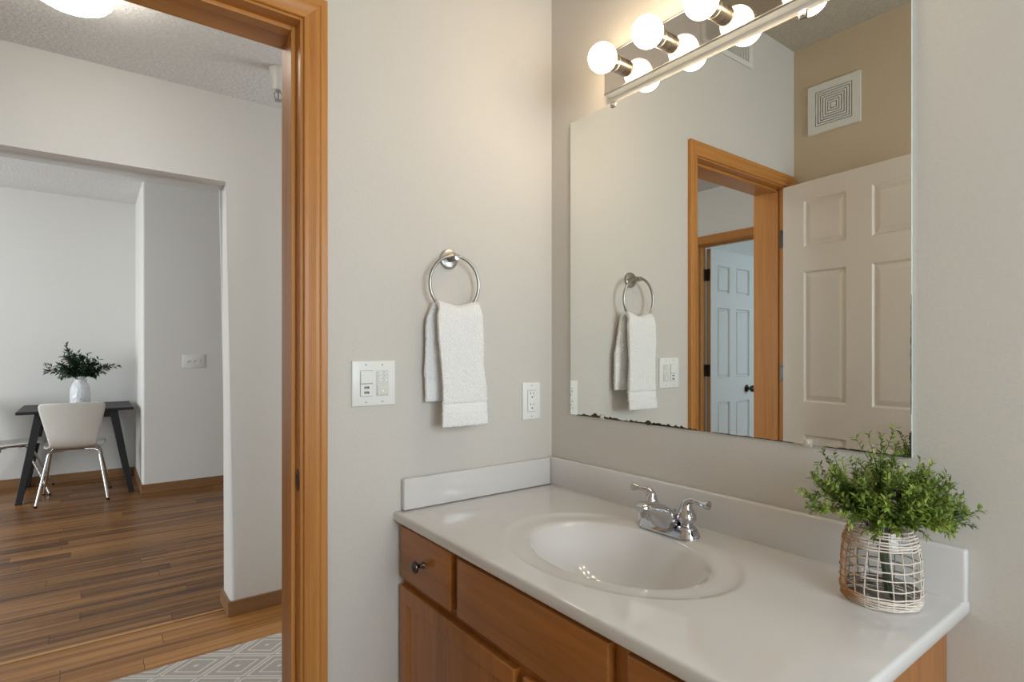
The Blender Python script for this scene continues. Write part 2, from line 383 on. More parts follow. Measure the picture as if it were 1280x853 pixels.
# windows out of frame that let the daylight in; the hall one is added to brighten the hall
def window(name, label, fn, w0, w1, z0, z1, bars=1):
    t = thing(name, label, 'window', kind='structure')
    bm = bmesh.new()
    def bx(a0, a1, zz0, zz1, n0=.03, n1=.09):
        p, q = fn(a0, n0, zz0), fn(a1, n1, zz1); box(bm, p[0], q[0], p[1], q[1], p[2], q[2], .004, 1)
    bx(w0, w1, z0, z0+.05); bx(w0, w1, z1-.05, z1); bx(w0, w0+.05, z0+.05, z1-.05); bx(w1-.05, w1, z0+.05, z1-.05)
    for i in range(bars):
        c = w0+(w1-w0)*(i+1)/(bars+1); bx(c-.02, c+.02, z0+.05, z1-.05)
    obj('window_frame', bm, M['white_plastic'], t)
    p, q = fn(w0+.05, .055, z0+.05), fn(w1-.05, .061, z1-.05)
    obj('window_pane', B(p[0], q[0], p[1], q[1], p[2], q[2]), M['pane_glass'], t)
window('window_1', 'white framed bathroom window behind the camera', lambda a, n, z: (a, -2.75-n, z), -1.35, -.25, .95, 2.15)
window('window_2', 'large white framed dining room window left of the table', lambda a, n, z: (-4.6-n, a, z), 2.2, 4.8, .45, 2.35, 2)
window('window_3', 'white framed bedroom window', lambda a, n, z: (a, -1.2-n, z), -4.4, -3.0, .8, 2.1)
window('window_4_added', 'added tall white framed window that lights the hall from its right end', lambda a, n, z: (1.0+n, a, z), .36, 1.30, .58, 2.12)
# baseboards and floor strip
bm = bmesh.new(); box(bm, AX-.012, 1.0, AY0-.012, AY0, 0, .07, .003); 
struct('baseboard_hall', bm, M['base_x'], 'brown wooden baseboard at the foot of the hall wall beside the opening', 'baseboard')
bm = bmesh.new(); box(bm, AX-.012, AX, AY0, AY1+.012, 0, .07, .003)
struct('baseboard_opening', bm, M['base_y'], 'short brown baseboard return inside the wide opening', 'baseboard')
struct('baseboard_dining_far', B(-4.6, NX, FY-.012, FY, 0, .085, .003), M['base_x'], 'brown baseboard along the wall behind the black table', 'baseboard')
struct('baseboard_dining_right', B(NX-.012, 1.6, NY-.012, NY, 0, .082, .003), M['base_x'], 'brown baseboard below the triple light switch', 'baseboard')
struct('baseboard_dining_nook', B(NX-.012, NX, NY, FY-.012, 0, .082, .003), M['base_y'], 'brown baseboard beside the right side of the black table', 'baseboard')
struct('trim_1', B(-2.12, AX-.012, 1.588, 1.603, 0, .004, .001), M['threshold'], 'thin pale wooden strip where hall floor meets dining floor', 'floor strip')

# ------------------------------------------------------------------ door casings
PROF = [(0, 0), (0, .007), (.002, .0095), (.011, .0105), (.0125, .008), (.0145, .0085), (.0185, .0095), (.026, .0125), (.033, .0145), (.0355, .0145), (.037, .0125), (.039, .0145), (.041, .0155), (.0535, .0165), (.055, .0155), (.055, 0)]
def casing(parent, a0, a1, zt, fn, horiz):
    """U of mitred casing around an opening a0..a1 (inner edges), head at zt"""
    def leg(pts0, pts1, m, nm):
        bm = bmesh.new()
        A = [bm.verts.new(p) for p in pts0]; Bq = [bm.verts.new(p) for p in pts1]; k = len(A)
        for i in range(k): bm.faces.new((A[i], A[(i+1) % k], Bq[(i+1) % k], Bq[i]))
        bm.faces.new(A); bm.faces.new(Bq[::-1])
        return obj(nm, bm, m, parent, smooth=35)
    leg([fn(a0-w_, t, 0) for w_, t in PROF], [fn(a0-w_, t, zt+w_) for w_, t in PROF], M['oak_z'], 'casing')
    leg([fn(a1+w_, t, 0) for w_, t in PROF], [fn(a1+w_, t, zt+w_) for w_, t in PROF], M['oak_z'], 'casing')
    leg([fn(a0-w_, t, zt+w_) for w_, t in PROF], [fn(a1+w_, t, zt+w_) for w_, t in PROF], M[horiz], 'head_casing')
# bathroom doorway
J0, J1, JZ = -1.539, -.806, 2.0465
t = thing('door_frame', 'honey oak frame of the bathroom doorway beside the towel', 'door frame', kind='structure')
casing(t, J0-.006, J1+.0065, JZ+.006, lambda a, n, z: (a, -n, z), 'oak_x')
casing(t, J0-.006, J1+.0065, JZ+.006, lambda a, n, z: (a, WT+n, z), 'oak_x')
obj('jamb', B(J1, J1+.0195, 0, WT, 0, JZ+.02), M['oak_z'], t); obj('jamb', B(J0-.0195, J0, 0, WT, 0, JZ+.02), M['oak_z'], t)
obj('head_jamb', B(J0, J1, 0, WT, JZ, JZ+.0195), M['oak_x'], t)
obj('door_stop', B(J1-.011, J1, .037, .072, 0, JZ, .002), M['oak_z'], t); obj('door_stop', B(J0, J0+.011, .037, .072, 0, JZ, .002), M['oak_z'], t)
obj('head_stop', B(J0+.011, J1-.011, .037, .072, JZ-.011, JZ, .002), M['oak_x'], t)
bm = bmesh.new()
pts = [(math.cos(i*math.pi/12)*.011 if 0 <= i <= 12 else 0, 0) for i in range(1)]
outl = [(.004+.012*math.cos(a), .027*math.sin(a)) for a in [math.pi*2*i/28 for i in range(28)]]
prism(bm, [(max(-.013, u*1.1), v) for u, v in outl], lambda a, b, n: (J1-n, .016+a, .926+b), 0, .0015)
obj('strike_plate', bm, M['bronze'], t)
bm = bmesh.new(); box(bm, J1-.0022, J1-.0012, .013, .021, .914, .938)
obj('latch_hole', bm, M['dark'], t)
def hinge_leaf(parent, x, y0, y1, z, h=.089, m='nickel', nx=1):
    bm = bmesh.new(); box(bm, x, x+nx*.0018, y0, y1, z-h/2, z+h/2, .0006, 1)
    for dz in (-.03, 0, .03): lathe(bm, [(0, .0024*nx), (.0035, .0024*nx), (.004, .0015*nx)], (x, (y0+y1)/2+(.004 if dz else -.004), z+dz), 'x', 10, 1)
    return obj('hinge', bm, [M[m], M['dark']], parent)
for z in (1.80, 1.14, .25): hinge_leaf(t, J0, .001, .032, z, m='pewter')

# ------------------------------------------------------------------ six panel doors
def door_slab(w_, h, t_, cols, rows, face_mat, edge_mat=None, depth=.009, slope=.011, flat=.004, field=.030):
    """local: width along +x from 0, face looking to -y at y=0, thickness to +y"""
    bm = bmesh.new()
    xs = sorted({0, w_, *[c for p in cols for c in p]}); zs = sorted({0, h, *[c for p in rows for c in p]})
    V = {(i, j): bm.verts.new((x, 0, z)) for i, x in enumerate(xs) for j, z in enumerate(zs)}
    pan = []
    for i in range(len(xs)-1):
        for j in range(len(zs)-1):
            f = bm.faces.new((V[i, j], V[i+1, j], V[i+1, j+1], V[i, j+1]))
            if any(abs(xs[i]-c[0]) < 1e-6 for c in cols) and any(abs(zs[j]-r[0]) < 1e-6 for r in rows): pan.append(f)
    W = {}
    for i in (0, len(xs)-1):
        for j in (0, len(zs)-1): W[i, j] = bm.verts.new((xs[i], t_, zs[j]))
    n, m = len(xs)-1, len(zs)-1
    bm.faces.new((W[0, 0], W[0, m], W[n, m], W[n, 0]))
    eds = [([V[i, 0] for i in range(n+1)], W[0, 0], W[n, 0], 0), ([V[i, m] for i in range(n+1)], W[0, m], W[n, m], 0), ([V[0, j] for j in range(m+1)], W[0, 0], W[0, m], 1), ([V[n, j] for j in range(m+1)], W[n, 0], W[n, m], 1)]
    for vv, a, b, e in eds:
        f = bm.faces.new(vv+[b, a]); f.material_index = 1 if e and edge_mat else 0
    bm.normal_update()
    for f in pan:
        if f.normal.y > 0: f.normal_flip()
    bmesh.ops.inset_individual(bm, faces=pan, thickness=.004, depth=0)
    bmesh.ops.inset_individual(bm, faces=pan, thickness=slope, depth=-depth)
    bmesh.ops.inset_individual(bm, faces=pan, thickness=flat, depth=0)
    bmesh.ops.inset_individual(bm, faces=pan, thickness=field, depth=depth*.7)
    return bm
# bathroom door, swung open against the opposite wall
dr = thing('door_1', 'white six panel bathroom door standing open, seen in the mirror', 'door', (-1.539, -.006, .010), R(-90+6.0), kind='structure')
DW = .727
bm = door_slab(DW, 2.03, .035, [(.102, .303), (.404, .622)], [(.22, .845), (.993, 1.612), (1.722, 1.946)], M['door_white'])
# local x = along door, local -y = face; place so that the hall side face looks to +x
sl = obj('door_slab', bm, M['door_white'], dr); sl.rotation_euler = (0, 0, 0)
for v in sl.data.vertices: v.co = (v.co.x+.003, .041-v.co.y, v.co.z)
sl.data.flip_normals()
bm = bmesh.new()
for s in (1, -1):
    y0 = .041 if s > 0 else .006
    lathe(bm, [(0, y0), (.03, y0), (.03, y0+.004*s), (.012, y0+.010*s), (.011, y0+.03*s), (.026, y0+.042*s), (.027, y0+.055*s), (.016, y0+.066*s), (0, y0+.068*s)], (DW-.06, 0, .92), 'y', 24)
obj('door_knob', bm, M['bronze'], dr, smooth=40)
# bedroom door at the left end of the hall
t = thing('door_frame', 'oak frame of the bedroom doorway seen through the mirror', 'door frame', kind='structure')
casing(t, DJ0-.006, DJ1+.006, 2.045, lambda a, n, z: (-2.445+n, a, z), 'oak_y')
obj('jamb', B(-2.565, -2.445, DJ1, DJ1+.0195, 0, 2.06), M['oak_z'], t); obj('jamb', B(-2.565, -2.445, DJ0-.0195, DJ0, 0, 2.06), M['oak_z'], t)
obj('head_jamb', B(-2.565, -2.445, DJ0, DJ1, 2.041, 2.0605), M['oak_y'], t)
obj('door_stop', B(-2.528, -2.493, DJ1-.011, DJ1, 0, 2.041, .002), M['oak_z'], t)
obj('head_stop', B(-2.528, -2.493, DJ0, DJ1-.011, 2.030, 2.041, .002), M['oak_y'], t)
d2 = thing('door_2', 'cool lit white six panel bedroom door with dark knob, seen in the mirror', 'door', (-2.571, DJ1, .010), R(180), kind='structure')
W2 = .64
bm = door_slab(W2, 2.02, .035, [(.09, .262), (.345, .545)], [(.22, .845), (1.03, 1.575), (1.69, 1.90)], M['door_cool'], True, .020, .008, .011, .010)
# local +x -> world -x ; the panelled face looks to world -y (local +y)
sl = obj('door_slab', bm, [M['door_cool'], M['door_edge']], d2)
for v in sl.data.vertices: v.co = (v.co.x+.003, .041-v.co.y, v.co.z)
sl.data.flip_normals()
bm = bmesh.new()
y0 = .041
lathe(bm, [(0, y0), (.03, y0), (.03, y0+.004), (.012, y0+.010), (.011, y0+.03), (.025, y0+.042), (.027, y0+.055), (.016, y0+.066), (0, y0+.068)], (.500, 0, .935), 'y', 20)
obj('door_knob', bm, M['bronze'], d2, smooth=40)
for z in (1.83, 1.10, .25):
    bm = bmesh.new(); box(bm, .001, .003, .004, .036, z-.045-.01, z+.045-.01); tube(bm, [(-.003, .0, z-.055), (-.003, .0, z+.035)], .006, 10); box(bm, -.040, -.004, .0005, .0025, z-.055, z+.035)
    obj('hinge', bm, M['bronze'], d2)

# ------------------------------------------------------------------ vanity countertop with moulded basin
CT, CX, CY = .8125, -.562, -1.098
SCX, SCY = -.297, -.547
t = thing('vanity_countertop', 'glossy white countertop with moulded oval basin on the brown vanity', 'countertop', (0, 0, 0))
bm = bmesh.new()
NA = 128
x0, x1, y0, y1 = CX, -.001, CY, -.001
angs = sorted([2*math.pi*i/NA for i in range(NA)]+[math.atan2(yy-SCY, xx-SCX) % (2*math.pi) for xx in (x0, x1) for yy in (y0, y1)])
angs = [a for i, a in enumerate(angs) if i == 0 or a-angs[i-1] > 1e-5]
def rect(a, ins):
    c, s = math.cos(a), math.sin(a); k = 1e9
    if c > 1e-9: k = min(k, (x1-ins-SCX)/c)
    if c < -1e-9: k = min(k, (x0+ins-SCX)/c)
    if s > 1e-9: k = min(k, (y1-ins-SCY)/s)
    if s < -1e-9: k = min(k, (y0+ins-SCY)/s)
    return Vector((SCX+c*k, SCY+s*k, 0))
def rect_corner_safe(a, ins):
    p = rect(a, 0)
    return Vector((min(max(p.x, x0+ins), x1-ins), min(max(p.y, y0+ins), y1-ins), 0))
def ell(a, ax, ay):
    c, s = math.cos(a), math.sin(a); k = 1/math.sqrt((c/ax)**2+(s/ay)**2)
    return Vector((SCX+c*k, SCY+s*k, 0))
rings = []
# bowl
bowl = [(.03, -.138), (.12, -.137), (.25, -.133), (.4, -.124), (.55, -.108), (.68, -.087), (.79, -.062), (.88, -.037), (.94, -.020), (.975, -.0115), (1.0, -.0075), (1.025, -.0058), (1.06, -.0050)]
for s_, z in bowl:
    rings.append([ell(a, .160*s_, .222*s_)+Vector((0, 0, CT+z)) for a in angs])
def fade(a):
    c = math.cos(a); return 1-max(0, min(1, (c-.55)/.3))
for ax, ay, z in ((.185, .255, -.0046), (.200, .272, -.0040), (.2065, .2795, -.0022), (.2115, .2855, -.0002), (.217, .292, 0)):
    rings.append([ell(a, ax if math.cos(a) < .3 else min(ax, .19+(ax-.19)*1.0), ay)+Vector((0, 0, CT+(z if fade(a) > 0 else z)*fade(a)+(-.0046*(1-fade(a)) if False else 0))) for a in angs])
for k in (.3, .7):
    rings.append([ell(a, .217, .292).lerp(rect_corner_safe(a, .006), k)+Vector((0, 0, CT)) for a in angs])
for ins, dz in ((.006, 0), (.003, -.0008), (.001, -.0028), (0, -.006), (0, -.022), (.002, -.025)):
    rings.append([rect_corner_safe(a, ins)+Vector((0, 0, CT+dz)) for a in angs])
VR = [[bm.verts.new(p) for p in r] for r in rings]
cb = bm.verts.new((SCX, SCY, CT-.1385)); n = len(angs)
for i in range(n): bm.faces.new((cb, VR[0][i], VR[0][(i+1) % n]))
for A, Bq in zip(VR, VR[1:]):
    for i in range(n): bm.faces.new((A[i], A[(i+1) % n], Bq[(i+1) % n], Bq[i]))
# underside skirt (ring under the deck around the bowl)
UR = [bm.verts.new(ell(a, .178, .242)+Vector((0, 0, CT-.0245))) for a in angs]
for i in range(n): bm.faces.new((VR[-1][i], VR[-1][(i+1) % n], UR[(i+1) % n], UR[i]))
URB = UR
for s_, z in ((.9, -.075), (.65, -.130), (.3, -.150)):
    U2 = [bm.verts.new(ell(a, .178*s_, .242*s_)+Vector((0, 0, CT+z))) for a in angs]
    for i in range(n): bm.faces.new((URB[i], URB[(i+1) % n], U2[(i+1) % n], U2[i]))
    URB = U2
bm.faces.new(URB)
obj('countertop_deck', bm, M['marble'], t, smooth=50)
bm = bmesh.new(); lathe(bm, [(.0, .003), (.012, .0035), (.021, .002), (.0225, 0)], (SCX, SCY, CT-.1382), 'z', 28)
obj('drain', bm, M['chrome'], t, smooth=40)
BS = .9008
obj('backsplash', B(-.021, -.0005, CY, -.001, CT-.004, BS, .005, 3), M['marble'], t, smooth=40)
obj('side_splash', B(CX+.022, -.0215, -.020, -.0005, CT+.0005, BS-.003, .004, 3), M['marble'], t, smooth=40)

# ------------------------------------------------------------------ vanity cabinet
vc = thing('vanity_cabinet', 'brown maple vanity cabinet under the white countertop', 'cabinet')
XF = -.532
bm = bmesh.new()
box(bm, XF+.0195, -.002, -.021, -.003, .0, CT-.0255); box(bm, XF+.07, -.002, -1.064, -.02, .09, .108)
box(bm, XF+.075, XF+.09, -1.064, -.02, 0, .09)
obj('carcass', bm, M['cab_z'], vc)
obj('side_panel', B(XF+.0195, -.002, -1.066, -1.048, 0, CT-.0255), M['cab_z'], vc)
bm = bmesh.new()
for a, b in ((-.045, -.003), (-.305, -.262), (-.815, -.772), (-1.066, -1.035)): box(bm, XF, XF+.019, a, b, .09, CT-.0255)
for a, b in ((-.262, -.045), (-.772, -.305), (-1.035, -.815)):
    for z0_, z1_ in ((CT-.06, CT-.0255), (.60, .66), (.09, .13)): box(bm, XF, XF+.019, a, b, z0_, z1_)
box(bm, XF, XF+.019, -.56, -.51, .13, .6)
obj('face_frame', bm, M['cab_z'], vc)
def front(nm, ya, yb, za, zb, mat, framed=0):
    bm = bmesh.new(); xo = XF-.019
    fs = box(bm, xo, XF-.0005, ya, yb, za, zb)
    fr = [f for f in bm.faces if all(abs(v.co.x-xo) < 1e-5 for v in f.verts)]
    es = list({e for f in fr for e in f.edges}); bmesh.ops.bevel(bm, geom=es, offset=.0045, segments=3, profile=.6, affect='EDGES')
    bm.normal_update()
    if framed:
        fr = [f for f in bm.faces if f.normal.x < -.99 and f.calc_area() > .01]
        for f in fr:
            if f.normal.x > 0: f.normal_flip()
        bmesh.ops.inset_individual(bm, faces=fr, thickness=framed, depth=0)
        bmesh.ops.inset_individual(bm, faces=fr, thickness=.009, depth=-.006)
        bmesh.ops.inset_individual(bm, faces=fr, thickness=.006, depth=0)
    return obj(nm, bm, M[mat], vc, smooth=40)
def knob(parent, y, z):
    bm = bmesh.new(); xo = XF-.019
    lathe(bm, [(0, 0), (.009, 0), (.0085, -.003), (.005, -.006), (.0048, -.013), (.009, -.017), (.0145, -.020), (.0155, -.024), (.012, -.029), (.005, -.031), (0, -.0313)], (xo, y, z), 'x', 24)
    obj('knob', bm, M['pewter'], parent, smooth=50)
d = front('drawer_front', -.275, -.020, .640, .778, 'cab_y'); knob(d, -.147, .709)
front('false_front', -.772, -.307, .640, .773, 'cab_y')
d = front('drawer_front', -1.064, -.8115, .640, .773, 'cab_y'); knob(d, -.938, .706)
d = front('cabinet_door', -.521, -.014, .115, .617, 'cab_z', .052); knob(d, -.495, .54)
d = front('cabinet_door', -1.064, -.550, .115, .617, 'cab_z', .052); knob(d, -.576, .54)

# ------------------------------------------------------------------ mirror
mt = thing('wall_mirror', 'large frameless rectangular mirror on the wall above the countertop', 'mirror')
MY0, MY1, MZ0, MZ1 = -1.0139, -.0973, 1.0452, 1.9595
bm = bmesh.new(); box(bm, -.006, -.0005, MY0, MY1, MZ0, MZ1)
for f in bm.faces: f.material_index = 0 if f.normal.x < -.9 or all(v.co.x < -.005 for v in f.verts) else 1
obj('mirror_glass', bm, [M['mirror'], M['mirror_edge']], mt)
# ragged blackened silvering along the lower edge and the lower right corner
random.seed(4)
bm = bmesh.new()
def ragged(y_a, y_b, hmax, n_, side=0):
    prev = None
    for i in range(n_+1):
        u = i/n_; yy = y_a+(y_b-y_a)*u
        h = hmax*(.25+.75*random.random())*math.sin(math.pi*min(1, max(0, u)))**.35 if 0 < i < n_ else .0003
        if side == 0: cur = (bm.verts.new((-.0064, yy, MZ0-.0006)), bm.verts.new((-.0064, yy, MZ0+h)))
        else: cur = (bm.verts.new((-.0064, MY0-.0004, yy)), bm.verts.new((-.0064, MY0+h, yy)))
        if prev: bm.faces.new((prev[0], cur[0], cur[1], prev[1]))
        prev = cur
ragged(-.125, -.31, .0085, 44); ragged(-.31, -.47, .0060, 36); ragged(-.40, -.56, .0085, 36); ragged(-.60, -.80, .0022, 30); ragged(-.86, -1.01, .0035, 30)
ragged(MZ0, MZ0+.05, .0055, 18, 1); ragged(MZ0+.08, MZ0+.30, .0016, 30, 1)
for c, r_ in (((-.205, MZ0+.006), .0065), ((-.345, MZ0+.002), .004), ((-.405, MZ0+.004), .0075)):
    vsx = [bm.verts.new((-.0066, c[0]+r_*1.4*math.cos(a)*random.uniform(.7, 1.1), c[1]+r_*math.sin(a)*random.uniform(.7, 1.1))) for a in [i*2*math.pi/14 for i in range(14)]]
    bm.faces.new(vsx)
ex = bmesh.ops.extrude_face_region(bm, geom=bm.faces[:])
bmesh.ops.translate(bm, vec=(.0003, 0, 0), verts=[v for v in ex['geom'] if isinstance(v, bmesh.types.BMVert)])
obj('worn_silvering', bm, M['desilver'], mt)
def clip(y, z, up, m):
    bm = bmesh.new(); s = 1 if up else -1
    box(bm, -.010, -.0068, y-.008, y+.008, z-.012*s, z+.002*s, .0012, 2)
    lathe(bm, [(0, -.0035), (.0035, -.003), (.0045, -.0012), (.0045, 0)], (-.0098, y, z-.005*s), 'x', 14)
    box(bm, -.010, -.0006, y-.008, y+.008, z+.001*s, z+.004*s)
    tag(obj('mirror_clip', bm, M[m], mt, smooth=40), None)
clip(-.278, MZ1, True, 'nickel'); clip(-.818, MZ1, True, 'nickel'); clip(-.828, MZ0, False, 'clear_plastic'); clip(-.235, MZ0-.0005, False, 'clear_plastic')

# ------------------------------------------------------------------ vanity light bar
LB = thing('vanity_light', 'chrome vanity light bar with glowing round bulbs above the mirror', 'light fixture')
LY0, LY1, LZ0, LZ1, LX = -.850, -.261, 1.981, 2.099, -.025
bm = bmesh.new()
prof = [(-.0005, LZ0), (-.016, LZ0), (-.021, LZ0+.001), (-.0235, LZ0+.004), (-.0235, LZ1-.004), (-.021, LZ1-.001), (-.016, LZ1), (-.0005, LZ1)]
prism(bm, prof, lambda a, b, n: (a, n, b), LY0, LY1)
obj('housing', bm, M['lamp_white'], LB, smooth=50)
bm = bmesh.new(); prof = [(-.0236, LZ0+.005), (LX, LZ0+.007), (LX, LZ1-.007), (-.0236, LZ1-.005)]
prism(bm, prof, lambda a, b, n: (a, n, b), LY0+.0005, LY1-.0005)
obj('reflector_plate', bm, M['bar_mirror'], LB)
bm = bmesh.new(); tube(bm, [(-.0240, LY0, LZ0+.0045), (-.0240, LY1, LZ0+.0045)], .0032, 10); tube(bm, [(-.0240, LY0, LZ1-.0045), (-.0240, LY1, LZ1-.0045)], .0032, 10)
obj('rolled_edge', bm, M['nickel'], LB, smooth=50)
sock = bulb = None
for i in range(4):
    y = -.3235-.1546*i; z = 2.0425
    if sock is None:
        bm = bmesh.new()
        lathe(bm, [(.0215, 0), (.0215, -.020), (.0225, -.021), (.0225, -.024), (.0205, -.0255), (.0205, -.036), (.019, -.038), (.014, -.038)], (0, 0, 0), 'x', 28)
        sock = obj('bulb_socket', bm, M['nickel'], LB, smooth=40); sock.location = (LX, y, z)
        bm = bmesh.new()
        lathe(bm, [(.0135, .044), (.0135, .036)]+[(.0388*math.sin(a), .0388*math.cos(a)) for a in [math.pi*k/24 for k in range(3, 25)]], (0, 0, 0), 'x', 32)
        bulb = obj('light_bulb', bm, M['bulb'], LB, smooth=60); bulb.location = (-.098, y, z)
    else:
        for src in (sock, bulb):
            c = src.copy(); COL.objects.link(c); c.parent = LB; c.location = (src.location.x, y, z)

# ------------------------------------------------------------------ faucet
FZ = CT-.0012; FX, FYc = -.105, -.547
fa = thing('faucet', 'chrome two handle faucet behind the oval basin', 'faucet', (FX, FYc, FZ))
bm = bmesh.new()
def stadium(hx, hy, n_=14):
    o_ = []
    for s in (1, -1):
        for k in range(n_+1):
            a = -math.pi/2*0+math.pi*k/n_
            o_.append((hx*math.cos(a)*s if True else 0, (hy-hx)*s+hx*math.sin(a)*s))
    return o_
layers = [(.0290, .0825, 0), (.0290, .0825, .003), (.0265, .080, .010), (.0235, .077, .016), (.0225, .076, .0185)]
L = []
for hx, hy, z in layers: L.append([bm.verts.new((x, y, z)) for x, y in stadium(hx, hy)])
k = len(L[0])
for A, Bq in zip(L, L[1:]):
    for i in range(k): bm.faces.new((A[i], A[(i+1) % k], Bq[(i+1) % k], Bq[i]))
bm.faces.new(L[0]); bm.faces.new(L[-1])
obj('base', bm, M['chrome'], fa, smooth=35)
# spout: sections along -x: (x, zbottom, ztop, half width)
bm = bmesh.new()
secs = [(.026, .006, .020, .024), (.014, .006, .034, .031), (-.002, .006, .049, .0365), (-.014, .006, .060, .0385), (-.026, .0075, .068, .0375), (-.036, .016, .0730, .0345), (-.048, .029, .0770, .0300), (-.062, .042, .0800, .0255), (-.076, .051, .0820, .0220), (-.090, .056, .0825, .0195), (-.100, .058, .0805, .0165), (-.106, .063, .0765, .011)]
L = []
for x, zb, zt, hw in secs:
    ring = []
    for i in range(20):
        a = 2*math.pi*i/20; c, s = math.cos(a), math.sin(a)
        e = .62
        u = math.copysign(abs(c)**e, c)*hw*(.86 if s < 0 else 1); v = math.copysign(abs(s)**e, s)
        ring.append(bm.verts.new((x, u, (zb+zt)/2+v*(zt-zb)/2)))
    L.append(ring)
for A, Bq in zip(L, L[1:]):
    for i in range(20): bm.faces.new((A[i], A[(i+1) % 20], Bq[(i+1) % 20], Bq[i]))
bm.faces.new(L[0]); bm.faces.new(L[-1])
obj('spout', bm, M['chrome'], fa, smooth=45)
bm = bmesh.new(); lathe(bm, [(.0135, .066), (.0135, .052), (.0125, .050), (.0105, .050), (.0100, .053), (0, .053)], (-.0905, 0, 0), 'z', 24)
obj('aerator', bm, M['chrome'], fa, smooth=40)
for s, tip in ((-1, (-.003, -.064, .014)), (1, (-.012, .052, .018))):
    hy = s*.051
    bm = bmesh.new()
    lathe(bm, [(.0225, .0185), (.0225, .021), (.0195, .025), (.0150, .0265), (.0142, .029), (.0185, .034), (.0225, .041), (.0228, .048), (.0200, .056), (.0160, .063), (.0135, .069), (.0125, .074)], (0, hy, 0), 'z', 28)
    h = obj('handle', bm, M['chrome'], fa, smooth=50)
    bm = bmesh.new()
    b0 = Vector((0, hy, .071))
    tipv = Vector((tip[0], hy+tip[1], .071+tip[2]))
    pts = spline([b0, b0+Vector((0, 0, .008)), b0+Vector((tip[0]*.2, s*-0+tip[1]*.22, .0155)), b0.lerp(tipv, .6)+Vector((0, 0, .0065)), tipv], 6)
    nP = len(pts)
    rr = [.0126-.0066*min(1, i/(nP*.6)) for i in range(nP)]
    for i in range(nP):
        u = i/(nP-1)
        if u > .78: rr[i] = .0060+.0042*math.sin((u-.78)/.22*math.pi*.62)
    rr[-1] = .0055
    tube(bm, pts, rr, 16)
    obj('lever', bm, M['chrome'], h, smooth=60)
bm = bmesh.new(); lathe(bm, [(.0028, .015), (.0028, .038), (.0050, .042), (.0062, .046), (.0055, .0485), (0, .049)], (.0225, 0, 0), 'z', 14)
obj('pop_up_rod', bm, M['chrome'], fa, smooth=40)

# ------------------------------------------------------------------ towel ring and towel
tr = thing('towel_ring', 'brushed nickel towel ring on the greige wall holding the white towel', 'towel ring', (-.3925, 0, 1.506))
bm = bmesh.new(); lathe(bm, [(0, -.0005), (.0285, -.0005), (.0285, -.005), (.0265, -.009), (.022, -.0105), (0, -.0105)], (0, 0, 0), 'y', 36)
obj('wall_flange', bm, M['nickel'], tr, smooth=40)
bm = bmesh.new(); lathe(bm, [(.010, -.0095), (.0085, -.014), (.0085, -.046), (.0095, -.0485), (.0085, -.052), (0, -.053)], (-.001, 0, 0), 'y', 24)
obj('post', bm, M['nickel'], tr, smooth=40)
RC = Vector((-.3945, -.0415, 1.431)); RR = .0795
bm = bmesh.new()
tube(bm, [(RC.x-tr.location.x+RR*math.sin(a), RC.y-.002*math.cos(a), RC.z-tr.location.z+RR*math.cos(a)) for a in [2*math.pi*i/64 for i in range(64)]], .0046, 12, closed=True)
obj('ring', bm, M['nickel'], tr, smooth=60)

tw = thing('hand_towel', 'folded white terry hand towel hanging from the towel ring', 'towel')
def towel_grid(profile, NU=40):
    """profile: list of (y, z, xl, xr, bulge)"""
    bm = bmesh.new(); G = []
    for (y, z, xl, xr, bul, dip) in profile:
        row = []
        for i in range(NU+1):
            u = i/NU; x = xl+(xr-xl)*u; s = 2*u-1
            yy = y-bul*(1-s*s)*.6-bul*.5*math.sin(u*7.3+1.2+z*6)*.6+abs(s)**6*bul*.9
            zz = z+dip*(abs(s+.08)**1.3*.95-.35)
            row.append(bm.verts.new((x, yy, zz)))
        G.append(row)
    for A, Bq in zip(G, G[1:]):
        for i in range(NU): bm.faces.new((A[i], A[i+1], Bq[i+1], Bq[i]))
    return bm
def lerp(a, b, k): return a+(b-a)*k
# front fall, over the ring, back fall
prof = []
zb_f, zb_b = 1.036, 1.104
for i in range(111):
    u = i/110; z = lerp(zb_f, 1.345, u)
    y = lerp(-.0745, -.0615, u)
    xl = lerp(-.4535, -.4570, u)+.004*math.sin(u*5); xr = lerp(-.3075, -.3190, u**1.3)+.002*math.sin(u*7+1)
    prof.append((y, z, xl, xr, .0045*(1-u*.6), 0))
for i in range(1, 12):
    a = math.pi*i/12; k = math.sin(a)
    y = lerp(-.0615, -.0235, (1-math.cos(a))/2); z = 1.345+.0255*k
    xl = lerp(-.4570, -.469, i/12)+.006*k; xr = lerp(-.3190, -.316, i/12)-.004*k
    prof.append((y, z, xl, xr, .0015, .016*k))
for i in range(71):
    u = i/70; z = lerp(1.345, zb_b, u); y = lerp(-.0235, -.0215, u)
    xl = lerp(-.4690, -.4780, min(1, u*7)**.6)+.0015*math.sin(u*9)+.006*max(0, u-.8); xr = lerp(-.316, -.289, min(1, u*2.2))
    prof.append((y, z, xl, xr, .002, 0))
bm = towel_grid(prof)
def is_band(z, front_): return (1.070 < z < 1.100) if front_ else (1.128 < z < 1.158)
o = obj('terry_body', bm, [M['towel'], M['towel_band']], tw, smooth=80)
for p in o.data.polygons:
    c = p.center
    if is_band(c.z, c.y < -.045): p.material_index = 1
for v in o.data.vertices:                   # the woven band lies a little lower than the terry
    fr = v.co.y < -.045
    lo_, hi_ = (1.070, 1.100) if fr else (1.128, 1.158)
    if fr:
        if abs(v.co.z-lo_) < .0024 or abs(v.co.z-hi_) < .0024: v.co.y += .0055
        elif lo_ < v.co.z < hi_: v.co.y += .0015
sm = o.modifiers.new('thick', 'SOLIDIFY'); sm.thickness = .012; sm.offset = 0
ss = o.modifiers.new('soft', 'SUBSURF'); ss.levels = 2; ss.render_levels = 2
